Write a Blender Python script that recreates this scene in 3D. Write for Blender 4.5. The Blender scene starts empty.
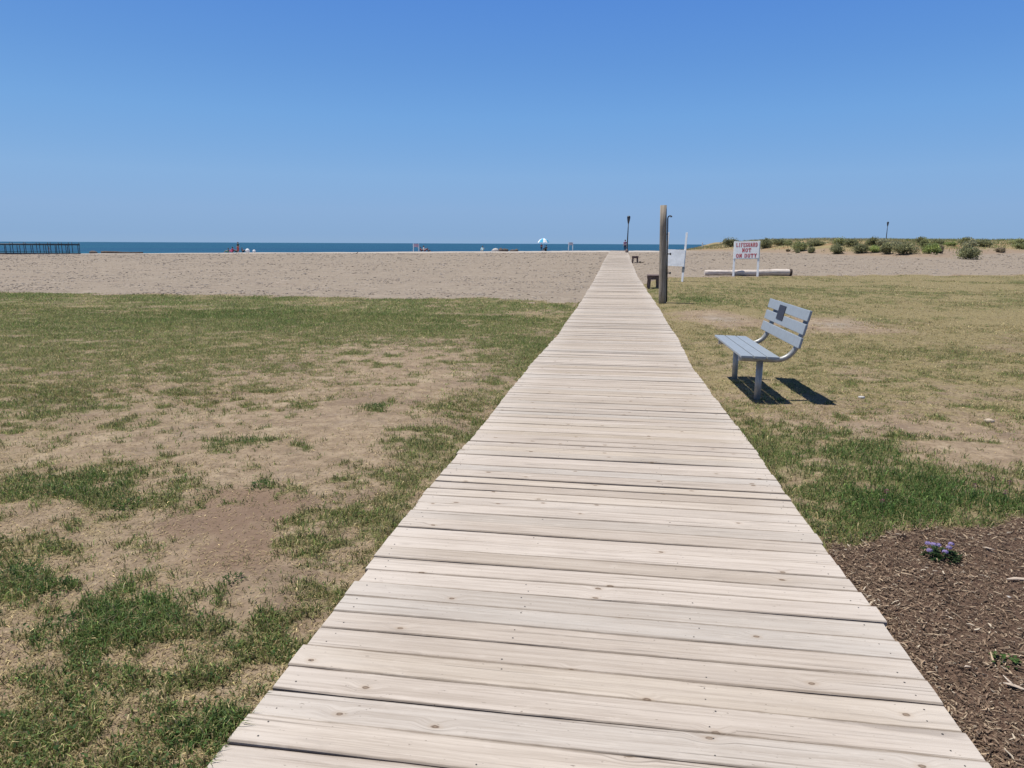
import bpy, bmesh, math, random
import numpy as np
from mathutils import Vector, Matrix
random.seed(7); rs = np.random.default_rng(11)
scn = bpy.context.scene
COL = scn.collection
PI = math.pi
# ------------------------------------------------------------------ helpers
def link(o, parent=None):
    COL.objects.link(o)
    if parent: o.parent = parent
    return o
def tag(o, label=None, cat=None, group=None, kind=None):
    if label: o['label'] = label
    if cat: o['category'] = cat
    if group: o['group'] = group
    if kind: o['kind'] = kind
    return o
def thing(name, loc, label, cat, group=None, rz=0, scale=1):
    o = bpy.data.objects.new(name, None); o.empty_display_size = .1
    link(o); o.location = loc; o.rotation_euler = (0, 0, rz); o.scale = (scale,)*3
    return tag(o, label, cat, group)
def obj(name, bm, mat, parent=None, smooth=False):
    me = bpy.data.meshes.new(name); bm.to_mesh(me); bm.free()
    for m in (mat if isinstance(mat, (list, tuple)) else [mat]): me.materials.append(m)
    if smooth:
        me.polygons.foreach_set('use_smooth', [True]*len(me.polygons))
    return link(bpy.data.objects.new(name, me), parent)
def copy_tree(o, parent=None):
    c = o.copy(); COL.objects.link(c); c.parent = parent
    for ch in o.children: copy_tree(ch, c)
    return c
def rawmesh(name, v, faces_flat, sizes, mats, cols=None, smooth=False, mi=None):
    me = bpy.data.meshes.new(name)
    v = np.asarray(v, np.float32); n = len(v)
    me.vertices.add(n); me.vertices.foreach_set('co', v.ravel())
    fl = np.asarray(faces_flat, np.int32).ravel(); sz = np.asarray(sizes, np.int32)
    me.loops.add(len(fl)); me.loops.foreach_set('vertex_index', fl)
    me.polygons.add(len(sz))
    me.polygons.foreach_set('loop_start', np.concatenate([[0], np.cumsum(sz)[:-1]]).astype(np.int32))
    me.polygons.foreach_set('loop_total', sz)
    me.polygons.foreach_set('use_smooth', np.full(len(sz), smooth))
    for m in mats: me.materials.append(m)
    if mi is not None: me.polygons.foreach_set('material_index', np.asarray(mi, np.int32))
    me.update(calc_edges=True)
    if cols is not None:
        a = me.color_attributes.new('col', 'FLOAT_COLOR', 'POINT')
        c = np.asarray(cols, np.float32)
        if c.shape[1] == 3: c = np.concatenate([c, np.ones((n, 1), np.float32)], 1)
        a.data.foreach_set('color', c.ravel())
    return me
def add_box(bm, c, s, rot=None, bev=0.0):
    r = bmesh.ops.create_cube(bm, size=1)
    vs = r['verts']
    M = Matrix.Translation(Vector(c)) @ (rot.to_4x4() if rot else Matrix.Identity(4)) @ Matrix.Diagonal((*s, 1))
    bmesh.ops.transform(bm, matrix=M, verts=vs)
    if bev:
        es = list({e for v in vs for e in v.link_edges})
        bmesh.ops.bevel(bm, geom=es, offset=bev, segments=2, affect='EDGES', profile=.6)
def add_tube(bm, pts, rad, n=10, cap=True):
    pts = [Vector(p) for p in pts]
    rads = rad if isinstance(rad, (list, tuple)) else [rad]*len(pts)
    rings = []
    up = None
    for i, p in enumerate(pts):
        d = (pts[min(i+1, len(pts)-1)] - pts[max(i-1, 0)]).normalized()
        if up is None:
            up = d.orthogonal().normalized()
        up = (up - d*up.dot(d)).normalized(); s = d.cross(up)
        rings.append([bm.verts.new(p + rads[i]*(math.cos(2*PI*k/n)*up + math.sin(2*PI*k/n)*s)) for k in range(n)])
    for a, b in zip(rings[:-1], rings[1:]):
        for k in range(n):
            f = bm.faces.new((a[k], a[(k+1) % n], b[(k+1) % n], b[k])); f.smooth = True
    if cap:
        bm.faces.new(rings[0][::-1]); bm.faces.new(rings[-1])
def add_lathe(bm, prof, c=(0, 0, 0), n=16):
    rings = []
    for r, z in prof:
        rings.append([bm.verts.new((c[0]+r*math.cos(2*PI*k/n), c[1]+r*math.sin(2*PI*k/n), c[2]+z)) for k in range(n)])
    for a, b in zip(rings[:-1], rings[1:]):
        for k in range(n):
            f = bm.faces.new((a[k], a[(k+1) % n], b[(k+1) % n], b[k])); f.smooth = True
    bm.faces.new(rings[0][::-1]); bm.faces.new(rings[-1])
# ------------------------------------------------------------------ numpy noise
def vnoise(x, y, seed=0):
    xi = np.floor(x).astype(np.int64); yi = np.floor(y).astype(np.int64)
    fx = x-xi; fy = y-yi
    fx = fx*fx*fx*(fx*(fx*6-15)+10); fy = fy*fy*fy*(fy*(fy*6-15)+10)
    def h(a, b):
        n = (a*374761393 + b*668265263 + seed*1442695041) & 0xffffffff
        n = ((n ^ (n >> 13))*1274126177) & 0xffffffff
        return ((n ^ (n >> 16)) & 0xffff)/65535.
    return (h(xi, yi)*(1-fx)+h(xi+1, yi)*fx)*(1-fy) + (h(xi, yi+1)*(1-fx)+h(xi+1, yi+1)*fx)*fy
def fbm(x, y, size, octs=4, seed=0, gain=.5):
    s = 0; a = 1; t = 0; f = 1/size
    for i in range(octs):
        s = s + a*vnoise(x*f+17.3*i, y*f-9.1*i, seed+i); t += a; a *= gain; f *= 2.03
    return s/t
def sst(a, b, x):
    t = np.clip((x-a)/(b-a), 0, 1); return t*t*(3-2*t)
# ------------------------------------------------------------------ terrain
PY = np.array([-60, 0, 1.9, 3.4, 5.5, 7.3, 10.3, 13.8, 20, 30, 42, 60, 80, 95, 104, 112, 125, 150, 260.])
PZ = np.array([0, 0, 0, -.03, -.08, -.13, -.20, -.24, -.26, -.27, -.24, .08, .4, .6, .65, .55, -.3, -1.6, -4])
SL = np.gradient(PZ, PY)
def prof(y):
    y = np.clip(np.asarray(y, float), PY[0], PY[-1]-1e-6)
    i = np.clip(np.searchsorted(PY, y, 'right')-1, 0, len(PY)-2)
    h = PY[i+1]-PY[i]; t = (y-PY[i])/h
    return ((2*t**3-3*t**2+1)*PZ[i] + (t**3-2*t**2+t)*h*SL[i] + (-2*t**3+3*t**2)*PZ[i+1] + (t**3-t**2)*h*SL[i+1])
XCY = [-5, 2, 5.5, 7.3, 8.7, 10.3, 12, 13.8, 20, 36, 42, 60, 76, 101, 130]
XCX = [.06, .06, .05, .034, .021, .023, .075, .107, .134, .114, .085, .096, .157, .26, .3]
def xc(y): return np.interp(y, XCY, XCX)
DFX = [-200, 5, 12, 18, 26, 32, 38, 50, 80, 300.]; DFY = [140, 112, 100, 92, 78, 71, 82, 92, 100, 110.]
DAX = [-200, 4, 10, 16, 22, 30, 60, 300.]; DAA = [0, 0, .42, 1.0, 1.42, 1.62, 1.8, 1.8]
BWEND = 112.
def dune_s(x, y):
    return sst(0, 1, (y-np.interp(x, DFX, DFY)-3*(fbm(x, y, 7, 3, 5)-.5))/26)
def gz(x, y, micro=True):
    x = np.asarray(x, float); y = np.asarray(y, float)
    z = prof(y)
    low = np.interp(y, [-60, 30, 100, 112, 150, 260], [0, -.27, -.4, -.6, -2, -4.])
    low = np.where(y < 30, z, low)
    t = np.clip(-x/101, 0, 1.3); z = z*(1-t)+low*t
    t2 = np.clip((x-8)/14, 0, 1); z2 = np.interp(y, [0, 95, 104, 170, 260], [0, .6, .65, .6, -4.])
    z = np.where(y > 95, z*(1-t2)+z2*t2, z)
    z = z + dune_s(x, y)*np.interp(x, DAX, DAA)*(.85+.3*fbm(x, y, 9, 3, 8))
    if micro:
        z = z + .035*(fbm(x, y, .9, 3, 21)-.5)*sst(-1, 2, y) + .025*(fbm(x, y, .16, 3, 22)-.5)*(y < 14)
        z = z + .08*(fbm(x, y, 4, 2, 25)-.5)*sst(8, 20, y)
        # wind-rippled, trampled sand
        sd = sand_mask(x, y)
        z = z + sd*(.07*(fbm(x, y, 1.6, 3, 31)-.5))
        dx = np.abs(x-xc(y))
        z = z - .028*sst(1.7, 1.3, dx) - .03*sst(1.22, 1.16, dx)*(y < BWEND+1)*(y > -6)
    return z
SBX = [-400, -40, -22.4, -11.8, -1.74, -1.2, 1.2, 1.6, 3.1, 14, 25, 60, 400]
SBY = [22, 22, 22.5, 23.2, 22.6, 22.5, 33, 36, 41, 45, 47, 49, 50.]
def sand_edge(x): return np.interp(x, SBX, SBY)
def sand_mask(x, y):
    e = sand_edge(x) + 1.1*(fbm(x, y, 2.2, 3, 41)-.5)*2 + 1.6*(fbm(x, y, .45, 3, 42)-.5)
    return sst(-.4, .4, y-e)
MBX = [1.1, 1.32, 1.62, 2.02, 2.57, 4, 8]; MBY = [3.5, 3.82, 4.02, 4.2, 4.39, 4.8, 5.5]
def mulch_mask(x, y):
    e = np.interp(x, MBX, MBY) + .22*(fbm(x, y, .25, 3, 43)-.5)
    return sst(.03, -.03, y-e)*(x > 1.15)
PATCH = [(-2.03, 2.53, 0.41, 0.43, 0.8), (-3.48, 4.04, 0.6, 0.45, 0.6), (-3.16, 5.26, 0.51, 0.27, 0.7), (-2.31, 4.22, 0.14, 0.14, 0.8), (-2.81, 2.79, 0.17, 0.1, 0.6), (-2.54, 2.67, 0.12, 0.08, 0.6), (-2.44, 6.86, 0.3, 0.39, 0.7), (-1.39, 5.07, 0.23, 0.92, 0.5), (-1.23, 3.82, 0.24, 0.4, 0.35), (-1.17, 1.87, 0.25, 0.18, 0.6), (-5.85, 6.2, 0.6, 0.78, 0.5), (-9.72, 15.14, 4.91, 3.54, 0.25), (-3.42, 17.66, 2.03, 2.99, 0.3), (-9.42, 9.71, 0.46, 0.71, 0.5), (-1.77, 10.96, 0.63, 2.14, 0.4), (-2.95, 3.75, 0.19, 0.13, 0.5), (-1.86, 1.94, 0.18, 0.15, 0.25), (-3.47, 10.73, 1.19, 1.7, -0.6), (-2.36, 8.55, 0.69, 1.56, -0.7), (-2.72, 6.35, 0.78, 0.92, -0.6), (-2.46, 4.7, 0.6, 0.52, -0.75), (-2.14, 3.53, 0.37, 0.49, -0.85), (-1.58, 2.79, 0.23, 0.27, -0.6), (-3.78, 5.09, 0.58, 0.34, -0.6), (-4.27, 4.68, 0.47, 0.23, -0.5), (-3.37, 3.35, 0.35, 0.27, -0.4), (-2.27, 2.22, 0.16, 0.29, -0.5), (-1.98, 2.97, 0.3, 0.21, -0.4), (-3.56, 7.45, 0.69, 0.8, -0.35), (3.06, 24.21, 1.54, 2.2, 0.9), (5.55, 12.95, 1.8, 0.68, 0.45), (2.03, 5.61, 0.77, 1.21, 0.6), (1.77, 4.45, 0.38, 0.35, 0.8), (2.53, 4.81, 0.41, 0.43, 0.7), (1.33, 6.69, 0.33, 1.06, 0.4), (11.49, 22.7, 1.84, 2.91, 0.2), (3.12, 9.0, 0.76, 0.59, 0.2), (2.86, 6.92, 0.98, 0.4, -0.8), (3.17, 6.02, 0.51, 0.4, -0.9), (5.25, 17.34, 0.92, 1.6, -1), (2.76, 18.54, 0.91, 1.85, -0.8), (5.23, 11.13, 1.21, 1.62, -0.3), (3.29, 12.59, 1.06, 1.18, -0.3), (1.66, 9.31, 0.29, 1.69, -0.35), (3.68, 7.9, 0.66, 0.34, -0.3)]
def cover(x, y):
    """how densely green grass grows at a place, 0..1"""
    base = np.where(x < 0, np.interp(y, [0, 4, 8, 11, 14, 20], [.23, .32, .43, .56, .61, .62])+.10*sst(-3, -6, x)*sst(4, 7, y),
                    np.interp(y, [0, 4, 6, 8, 12, 20, 30, 45], [.62, .60, .46, .36, .37, .38, .47, .36]))
    # the lawn edge along the walk
    base = base + .14*sst(.9, .1, np.abs(x-xc(y)+1.3))*(x < 0)*(y < 14)
    p = 0
    wx = x + .25*(fbm(x, y, .4, 2, 51)-.5); wy = y + .25*(fbm(x, y, .4, 2, 52)-.5)
    for cx, cy, rx, ry, s in PATCH:
        q = ((wx-cx)/rx)**2 + ((wy-cy)/ry)**2
        p = p + s*np.exp(-q*.9)
    n = .55*(fbm(x, y, .55, 4, 61, .65)-.5) + 1.0*(fbm(x, y, .17, 3, 62, .6)-.5)
    n = n + .7*(fbm(x, y, .06, 2, 64)-.5)*(y < 9)
    n2 = fbm(x, y, 3.0, 3, 65)-.5
    far = sst(9, 22, y)
    c = base + p*.42 + n*(1.0+.1*far) + far*.5*(fbm(x*.6, y, 1.3, 3, 67)-.5) + n2*(.25+.35*far)
    c = c + .4*sst(.67, .76, fbm(x, y, .24, 2, 69))*(y < 13)   # lone tufts
    return np.clip(c, 0, 1)*(1-sand_mask(x, y))*(1-mulch_mask(x, y))
def bare(x, y):
    p = 0
    for cx, cy, rx, ry, s in PATCH:
        if s < -.5: p = p + np.exp(-(((x-cx)/rx)**2 + ((y-cy)/ry)**2)*.8)
    return np.clip(p, 0, 1)
def lush(x, y):
    p = 0
    for cx, cy, rx, ry, s in PATCH:
        if s > .55: p = p + s*np.exp(-(((x-cx)/rx)**2 + ((y-cy)/ry)**2)*.9)
    p = p*(1-.75*sst(9, 15, y)*sst(.58, .42, fbm(x*.6, y, .8, 3, 68)))
    p = p + .45*(x < 0)*sst(9, 15, y)*sst(.40, .62, fbm(x*.6, y, 1.1, 3, 66))
    return np.clip(p, 0, 1)
# ------------------------------------------------------------------ materials
class NT:
    def __init__(s, m): s.t = m.node_tree; s.n = s.t.nodes; s.l = s.t.links
    def add(s, typ, ins=None, **kw):
        n = s.n.new(typ)
        for k, v in kw.items(): setattr(n, k, v)
        if ins:
            for k, v in ins.items():
                sk = n.inputs[k]
                if hasattr(v, 'is_linked') or isinstance(v, bpy.types.NodeSocket): s.l.new(v, sk)
                else: sk.default_value = v
        return n
    def math(s, op, a, b=0.0, c=None, clamp=False):
        n = s.n.new('ShaderNodeMath'); n.operation = op; n.use_clamp = clamp
        for i, v in enumerate([a, b] + ([c] if c is not None else [])):
            if isinstance(v, bpy.types.NodeSocket): s.l.new(v, n.inputs[i])
            else: n.inputs[i].default_value = v
        return n.outputs[0]
    def mix(s, f, a, b, mode='MIX'):
        n = s.n.new('ShaderNodeMix'); n.data_type = 'RGBA'; n.blend_type = mode
        for k, v in ((0, f), (6, a), (7, b)):
            if isinstance(v, bpy.types.NodeSocket): s.l.new(v, n.inputs[k])
            else: n.inputs[k].default_value = v if not isinstance(v, tuple) else (*v[:3], 1)
        return n.outputs[2]
    def noise(s, vec, scale, detail=4, rough=.55, dist=0, out=0):
        n = s.add('ShaderNodeTexNoise', {'Scale': scale, 'Detail': detail, 'Roughness': rough, 'Distortion': dist})
        if vec is not None: s.l.new(vec, n.inputs['Vector'])
        return n.outputs[out]
    def ss(s, v, a, b):
        n = s.add('ShaderNodeMapRange', {'Value': v, 'From Min': a, 'From Max': b}, interpolation_type='SMOOTHSTEP')
        return n.outputs[0]
    def ramp(s, f, stops):
        n = s.n.new('ShaderNodeValToRGB'); s.l.new(f, n.inputs[0]); e = n.color_ramp.elements
        while len(e) < len(stops): e.new(.5)
        for el, (p, c) in zip(e, stops): el.position = p; el.color = (*c, 1)
        return n.outputs[0]
    def vmul(s, v, k):
        n = s.add('ShaderNodeVectorMath', operation='MULTIPLY'); s.l.new(v, n.inputs[0]); n.inputs[1].default_value = k
        return n.outputs[0]
    def vadd(s, a, b):
        n = s.add('ShaderNodeVectorMath', operation='ADD'); s.l.new(a, n.inputs[0]); s.l.new(b, n.inputs[1])
        return n.outputs[0]
def newmat(name):
    m = bpy.data.materials.new(name); m.use_nodes = True
    t = NT(m); return m, t, t.n['Principled BSDF']
def simple(name, col, rough=.6, metal=0, var=.15, scale=8, spec=.5, bump=0):
    m, t, b = newmat(name)
    pos = t.add('ShaderNodeTexCoord').outputs['Object']
    n = t.noise(pos, scale, 5, .6)
    lo = tuple(c*(1-var) for c in col); hi = tuple(min(1, c*(1+var)) for c in col)
    t.l.new(t.mix(t.ss(n, .3, .7), lo, hi), b.inputs['Base Color'])
    b.inputs['Roughness'].default_value = rough; b.inputs['Metallic'].default_value = metal
    b.inputs['Specular IOR Level'].default_value = spec
    if bump:
        bp = t.add('ShaderNodeBump', {'Height': t.noise(pos, scale*4, 4), 'Strength': bump, 'Distance': .01})
        t.l.new(bp.outputs[0], b.inputs['Normal'])
    return m
def attr_mat(name, rough=.7, trans=0.0, var=.2, scale=30, spec=.25):
    m, t, b = newmat(name)
    a = t.add('ShaderNodeAttribute', attribute_name='col').outputs['Color']
    t.l.new(a, b.inputs['Base Color']); b.inputs['Roughness'].default_value = rough
    b.inputs['Specular IOR Level'].default_value = spec
    if trans:
        tr = t.add('ShaderNodeBsdfTranslucent', {'Color': a})
        mx = t.add('ShaderNodeMixShader', {0: trans}); t.l.new(b.outputs[0], mx.inputs[1]); t.l.new(tr.outputs[0], mx.inputs[2])
        t.l.new(mx.outputs[0], t.n['Material Output'].inputs[0])
    return m
# ground: grass floor, dirt, sand and mulch soil on one sheet
M_ground, t, b = newmat('ground')
pos = t.add('ShaderNodeNewGeometry').outputs['Position']
A = t.add('ShaderNodeAttribute', attribute_name='col'); sep = t.add('ShaderNodeSeparateColor', {0: A.outputs['Color']})
gA, sA, mA = sep.outputs; dA = A.outputs['Alpha']
n_big = t.noise(pos, .9, 5, .6); n_mid = t.noise(pos, 5, 6, .65); n_fine = t.noise(pos, 38, 5, .7); n_vf = t.noise(pos, 140, 3, .7)
dirt = t.ramp(n_mid, [(.28, (.19, .138, .093)), (.5, (.295, .22, .148)), (.72, (.40, .307, .212))])
n_pat = t.noise(pos, 1.5, 5, .65, .4); n_12 = t.noise(pos, 15, 5, .7)
dirt = t.mix(t.math('MULTIPLY', t.ss(n_big, .50, .66), .75), dirt, (.195, .138, .100))
dirt = t.mix(t.math('MULTIPLY', t.ss(n_pat, .52, .68), .6), dirt, (.44, .35, .24))
dirt = t.mix(t.math('MULTIPLY', t.ss(n_pat, .44, .30), .5), dirt, (.27, .215, .165))
dirt = t.mix(t.math('MULTIPLY', t.ss(n_12, .50, .36), .55), dirt, (.15, .112, .075))
dirt = t.mix(t.math('MULTIPLY', t.ss(n_12, .56, .68), .5), dirt, (.46, .375, .255))
dirt = t.mix(t.math('MULTIPLY', t.ss(n_vf, .35, .7), .35), dirt, (.20, .145, .10))
dirt = t.mix(t.math('MULTIPLY', t.ss(n_fine, .6, .75), .5), dirt, (.52, .43, .30))
straw = t.ramp(n_fine, [(.3, (.115, .092, .045)), (.5, (.235, .19, .096)), (.7, (.42, .345, .19))])
green = t.ramp(n_fine, [(.3, (.05, .063, .018)), (.55, (.10, .115, .035)), (.75, (.19, .185, .07))])
dirt = t.mix(t.math('MULTIPLY', t.ss(t.math('MULTIPLY', dA, -1.0), .03, .35), .7), dirt, (.19, .125, .088))
straw = t.mix(t.math('MULTIPLY', t.ss(n_12, .50, .38), .6), straw, (.085, .072, .032))
mott = t.math('ADD', dA, t.math('MULTIPLY', t.math('SUBTRACT', n_mid, .5), .9))
c = t.mix(t.ss(mott, .25, .7), dirt, straw)
gm = t.math('ADD', gA, t.math('MULTIPLY', t.math('SUBTRACT', n_fine, .5), .8))
gm = t.math('ADD', gm, t.math('MULTIPLY', t.math('SUBTRACT', n_mid, .5), .5))
c = t.mix(t.math('MULTIPLY', t.ss(gm, .35, .85), .85), c, green)
# sand with pebbles, damp and dry flecks
sp = t.ramp(n_mid, [(.3, (.226, .184, .142)), (.5, (.27, .222, .172)), (.7, (.315, .26, .204))])
vor = t.add('ShaderNodeTexVoronoi', {'Vector': pos, 'Scale': 4.5, 'Randomness': 1}).outputs
pebm = t.math('LESS_THAN', vor['Distance'], .16)
pebc = t.mix(t.add('ShaderNodeSeparateColor', {0: vor['Color']}).outputs[0], (.14, .11, .088), (.46, .39, .32))
sp = t.mix(t.math('MULTIPLY', pebm, .7), sp, pebc)
vor2 = t.add('ShaderNodeTexVoronoi', {'Vector': pos, 'Scale': 14, 'Randomness': 1}).outputs
pebc2 = t.mix(t.add('ShaderNodeSeparateColor', {0: vor2['Color']}).outputs[1], (.18, .14, .11), (.40, .335, .275))
sp = t.mix(t.math('MULTIPLY', t.math('LESS_THAN', vor2['Distance'], .25), .55), sp, pebc2)
n_sp = t.noise(t.vmul(pos, (1.6, 1.6, 1.6)), 1, 7, .75)
sp = t.mix(t.math('MULTIPLY', t.ss(n_sp, .48, .34), .6), sp, (.185, .145, .115))
sp = t.mix(t.math('MULTIPLY', t.ss(n_sp, .54, .68), .6), sp, (.42, .345, .28))
sp = t.mix(t.math('MULTIPLY', t.ss(t.noise(pos, .35, 4, .6), .5, .75), .35), sp, (.27, .21, .165))
yy = t.add('ShaderNodeSeparateXYZ', {0: pos}).outputs
sp = t.mix(t.math('MULTIPLY', t.math('MULTIPLY', t.ss(yy[1], 90, 97), t.ss(yy[0], 12, 4)), .6), sp, (.54, .49, .44))
# dune flanks: dry grass and rusty litter (alpha carries the dune)
dn = t.math('MULTIPLY', t.ss(t.math('ADD', dA, t.math('MULTIPLY', t.math('SUBTRACT', t.noise(pos, .5, 4), .5), .6)), .15, .5), sA)
dcol = t.ramp(t.noise(pos, .45, 5, .6), [(.3, (.20, .165, .085)), (.5, (.29, .235, .125)), (.62, (.28, .165, .09)), (.75, (.17, .175, .065))])
rust = t.math('MULTIPLY', t.math('MULTIPLY', t.ss(dA, .01, .10), sA), .4)
sp = t.mix(rust, sp, (.285, .185, .115))
sandc = t.mix(dn, sp, dcol)
c = t.mix(t.ss(t.math('ADD', sA, t.math('MULTIPLY', t.math('SUBTRACT', n_mid, .5), .7)), .3, .7), c, sandc)
soil = t.ramp(n_fine, [(.3, (.06, .036, .026)), (.55, (.125, .08, .057)), (.75, (.20, .138, .098))])
c = t.mix(t.ss(mA, .3, .7), c, soil)
t.l.new(c, b.inputs['Base Color']); b.inputs['Roughness'].default_value = .95; b.inputs['Specular IOR Level'].default_value = .15
hh = t.math('ADD', t.math('MULTIPLY', n_mid, .6), t.math('ADD', t.math('MULTIPLY', n_fine, .35), t.math('MULTIPLY', n_vf, .1)))
hh = t.math('ADD', hh, t.math('MULTIPLY', sA, t.math('MULTIPLY', t.noise(pos, 1.7, 5, .6), 4.0)))
bp = t.add('ShaderNodeBump', {'Height': hh, 'Strength': .8, 'Distance': .04}); t.l.new(bp.outputs[0], b.inputs['Normal'])
# weathered decking
M_wood, t, b = newmat('weathered_boards')
pos = t.add('ShaderNodeNewGeometry').outputs['Position']
A = t.add('ShaderNodeAttribute', attribute_name='col'); sc_ = t.add('ShaderNodeSeparateColor', {0: A.outputs['Color']}); r0, r1, r2 = sc_.outputs; edge = A.outputs['Alpha']
off = t.add('ShaderNodeCombineXYZ', {0: t.math('MULTIPLY', r0, 61.0), 1: t.math('MULTIPLY', r1, 13.0), 2: t.math('MULTIPLY', r0, 7.0)}).outputs[0]
P = t.vadd(pos, off)
# knots
Pk = t.vmul(P, (3.2, 5.5, 0.0))
vk = t.add('ShaderNodeTexVoronoi', {'Vector': Pk, 'Scale': 1.0, 'Randomness': .95}, voronoi_dimensions='2D').outputs
kd = vk['Distance']; krnd = t.add('ShaderNodeSeparateColor', {0: vk['Color']}).outputs[0]
kon = t.math('GREATER_THAN', krnd, .73)
kring = t.math('MULTIPLY', t.ss(kd, .30, .05), kon)
warp = t.math('MULTIPLY', kring, .022)
Pw = t.vadd(P, t.add('ShaderNodeCombineXYZ', {1: warp}).outputs[0])
g1 = t.noise(t.vmul(Pw, (1.1, 55, 20)), 1, 6, .6, .35)
g2 = t.noise(t.vmul(Pw, (4.5, 260, 60)), 1, 5, .75)
g3 = t.noise(t.vmul(Pw, (.8, 9, 2)), 1, 4, .55)
big = t.noise(t.vmul(pos, (.9, .5, 1)), 1, 4, .6)
tone = t.mix(r2, (.365, .306, .25), (.535, .468, .408))
tone = t.mix(t.math('MULTIPLY', t.ss(r1, .60, .98), .45), tone, (.48, .405, .315))
tone = t.mix(t.math('MULTIPLY', t.ss(r0, .62, .95), .6), tone, (.425, .395, .36))
gr = t.math('ADD', t.math('MULTIPLY', g1, .55), t.math('MULTIPLY', g2, .45))
c = t.mix(t.ss(gr, .60, .36), tone, t.mix(.45, tone, (.215, .165, .125)))
c = t.mix(t.math('MULTIPLY', t.ss(g3, .5, .72), .22), c, (.40, .345, .30))
c = t.mix(t.math('MULTIPLY', t.ss(g3, .48, .3), .22), c, (.64, .57, .50))
# grey weathered ends
ax = t.math('ABSOLUTE', t.math('SUBTRACT', t.add('ShaderNodeSeparateXYZ', {0: pos}).outputs[0], .07))
c = t.mix(t.math('MULTIPLY', t.ss(t.math('ADD', ax, t.math('MULTIPLY', t.math('SUBTRACT', g3, .5), .9)), .8, 1.3), .35), c, (.60, .545, .49))
c = t.mix(t.math('MULTIPLY', t.ss(big, .50, .70), .32), c, (.37, .315, .265))
# dark checks along the grain
chk = t.noise(t.vmul(Pw, (.9, 75, 10)), 1, 3, .5)
chm = t.math('MULTIPLY', t.ss(chk, .62, .67), t.ss(t.noise(t.vmul(P, (.7, 5, 1)), 1, 2), .42, .58))
c = t.mix(t.math('MULTIPLY', chm, .5), c, (.11, .085, .065))
# knot colour
kw = t.math('ADD', kd, t.math('MULTIPLY', t.math('SUBTRACT', t.noise(t.vmul(P, (30, 60, 1)), 1, 2), .5), .06))
c = t.mix(t.math('MULTIPLY', t.math('MULTIPLY', t.ss(kw, .12, .05), kon), .22), c, (.33, .235, .15))
c = t.mix(t.math('MULTIPLY', t.math('MULTIPLY', t.ss(kw, t.math('MULTIPLY', krnd, .065), t.math('MULTIPLY', krnd, .04)), kon), .85), c, (.12, .08, .055))
kr2 = t.math('MULTIPLY', t.math('MULTIPLY', t.ss(kw, .03, .018), kon), .55)
c = t.mix(kr2, c, (.30, .23, .17))
# sparse dark streak stains
st = t.math('MULTIPLY', t.ss(t.noise(t.vmul(P, (1.6, 14, 1)), 1, 3, .5), .66, .74), .5)
c = t.mix(st, c, (.22, .185, .16))
t.l.new(c, b.inputs['Base Color']); # darker brown towards the plank edges, along the seams
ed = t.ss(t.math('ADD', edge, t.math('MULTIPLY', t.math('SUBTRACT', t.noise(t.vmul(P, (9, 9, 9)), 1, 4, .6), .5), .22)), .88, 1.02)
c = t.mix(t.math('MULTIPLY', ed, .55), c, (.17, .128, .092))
# grey blotches and fly-specks of weathering
bl1 = t.noise(t.vmul(P, (7, 26, 8)), 1, 5, .65)
c = t.mix(t.math('MULTIPLY', t.ss(bl1, .55, .72), .24), c, (.33, .285, .25))
c = t.mix(t.math('MULTIPLY', t.ss(bl1, .45, .30), .2), c, (.63, .56, .49))
spk = t.noise(t.vmul(P, (45, 110, 20)), 1, 2, .5)
c = t.mix(t.math('MULTIPLY', t.ss(spk, .70, .76), .65), c, (.13, .105, .085))
t.l.new(c, b.inputs['Base Color'])
b.inputs['Roughness'].default_value = .9; b.inputs['Specular IOR Level'].default_value = .1
bh = t.math('SUBTRACT', t.math('ADD', g1, t.math('MULTIPLY', g2, .6)), t.math('MULTIPLY', chm, 1.5))
bp = t.add('ShaderNodeBump', {'Height': bh, 'Strength': .45, 'Distance': .004}); t.l.new(bp.outputs[0], b.inputs['Normal'])
M_nail = simple('nail_steel', (.09, .08, .075), .6, .6)
# lake
M_water, t, b = newmat('lake_water')
pos = t.add('ShaderNodeNewGeometry').outputs['Position']
w1 = t.noise(t.vmul(pos, (.05, .16, 1)), 1, 6, .6); w2 = t.noise(t.vmul(pos, (.004, .02, 1)), 1, 4, .6)
c = t.mix(t.ss(w2, .35, .7), (.009, .055, .105), (.012, .082, .118))
t.l.new(c, b.inputs['Base Color']); b.inputs['Roughness'].default_value = .35; b.inputs['Specular IOR Level'].default_value = .22; b.inputs['IOR'].default_value = 1.2
bp = t.add('ShaderNodeBump', {'Height': w1, 'Strength': 1, 'Distance': 1.2}); t.l.new(bp.outputs[0], b.inputs['Normal'])
M_blade = attr_mat('grass_blades', .55, .45)
M_leaf = attr_mat('leaves', .6, .45)
M_chip = attr_mat('bark_chips', .9)
M_stone = attr_mat('stones', .85)
M_alu = simple('anodised_slats', (.30, .332, .362), .45, .12, .06, 20)
M_galv = simple('galvanised_tube', (.33, .325, .31), .45, .3, .12, 14)
M_bolt = simple('dark_bolt', (.05, .05, .055), .5, .5)
M_plq = simple('plaque_bronze', (.03, .03, .045), .5, .3)
M_pole = None
M_white = simple('white_paint', (.90, .90, .89), .55, 0, .05, 6)
M_whitedirty = simple('white_paint_scuffed', (.90, .90, .89), .6, 0, .10, 5)
M_red = simple('sign_red', (.52, .065, .075), .6, 0, .1)
M_blk = simple('black_paint', (.025, .03, .04), .5, 0, .1)
M_glassd = simple('smoked_glass', (.05, .06, .08), .25, 0, .1)
M_brownwood = simple('brown_timber', (.135, .095, .085), .8, 0, .3, 9, .3, .4)
M_steel = simple('shower_pipe', (.10, .10, .11), .4, .7, .1)
M_skin = simple('skin', (.50, .32, .24), .6, 0, .05)
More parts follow.
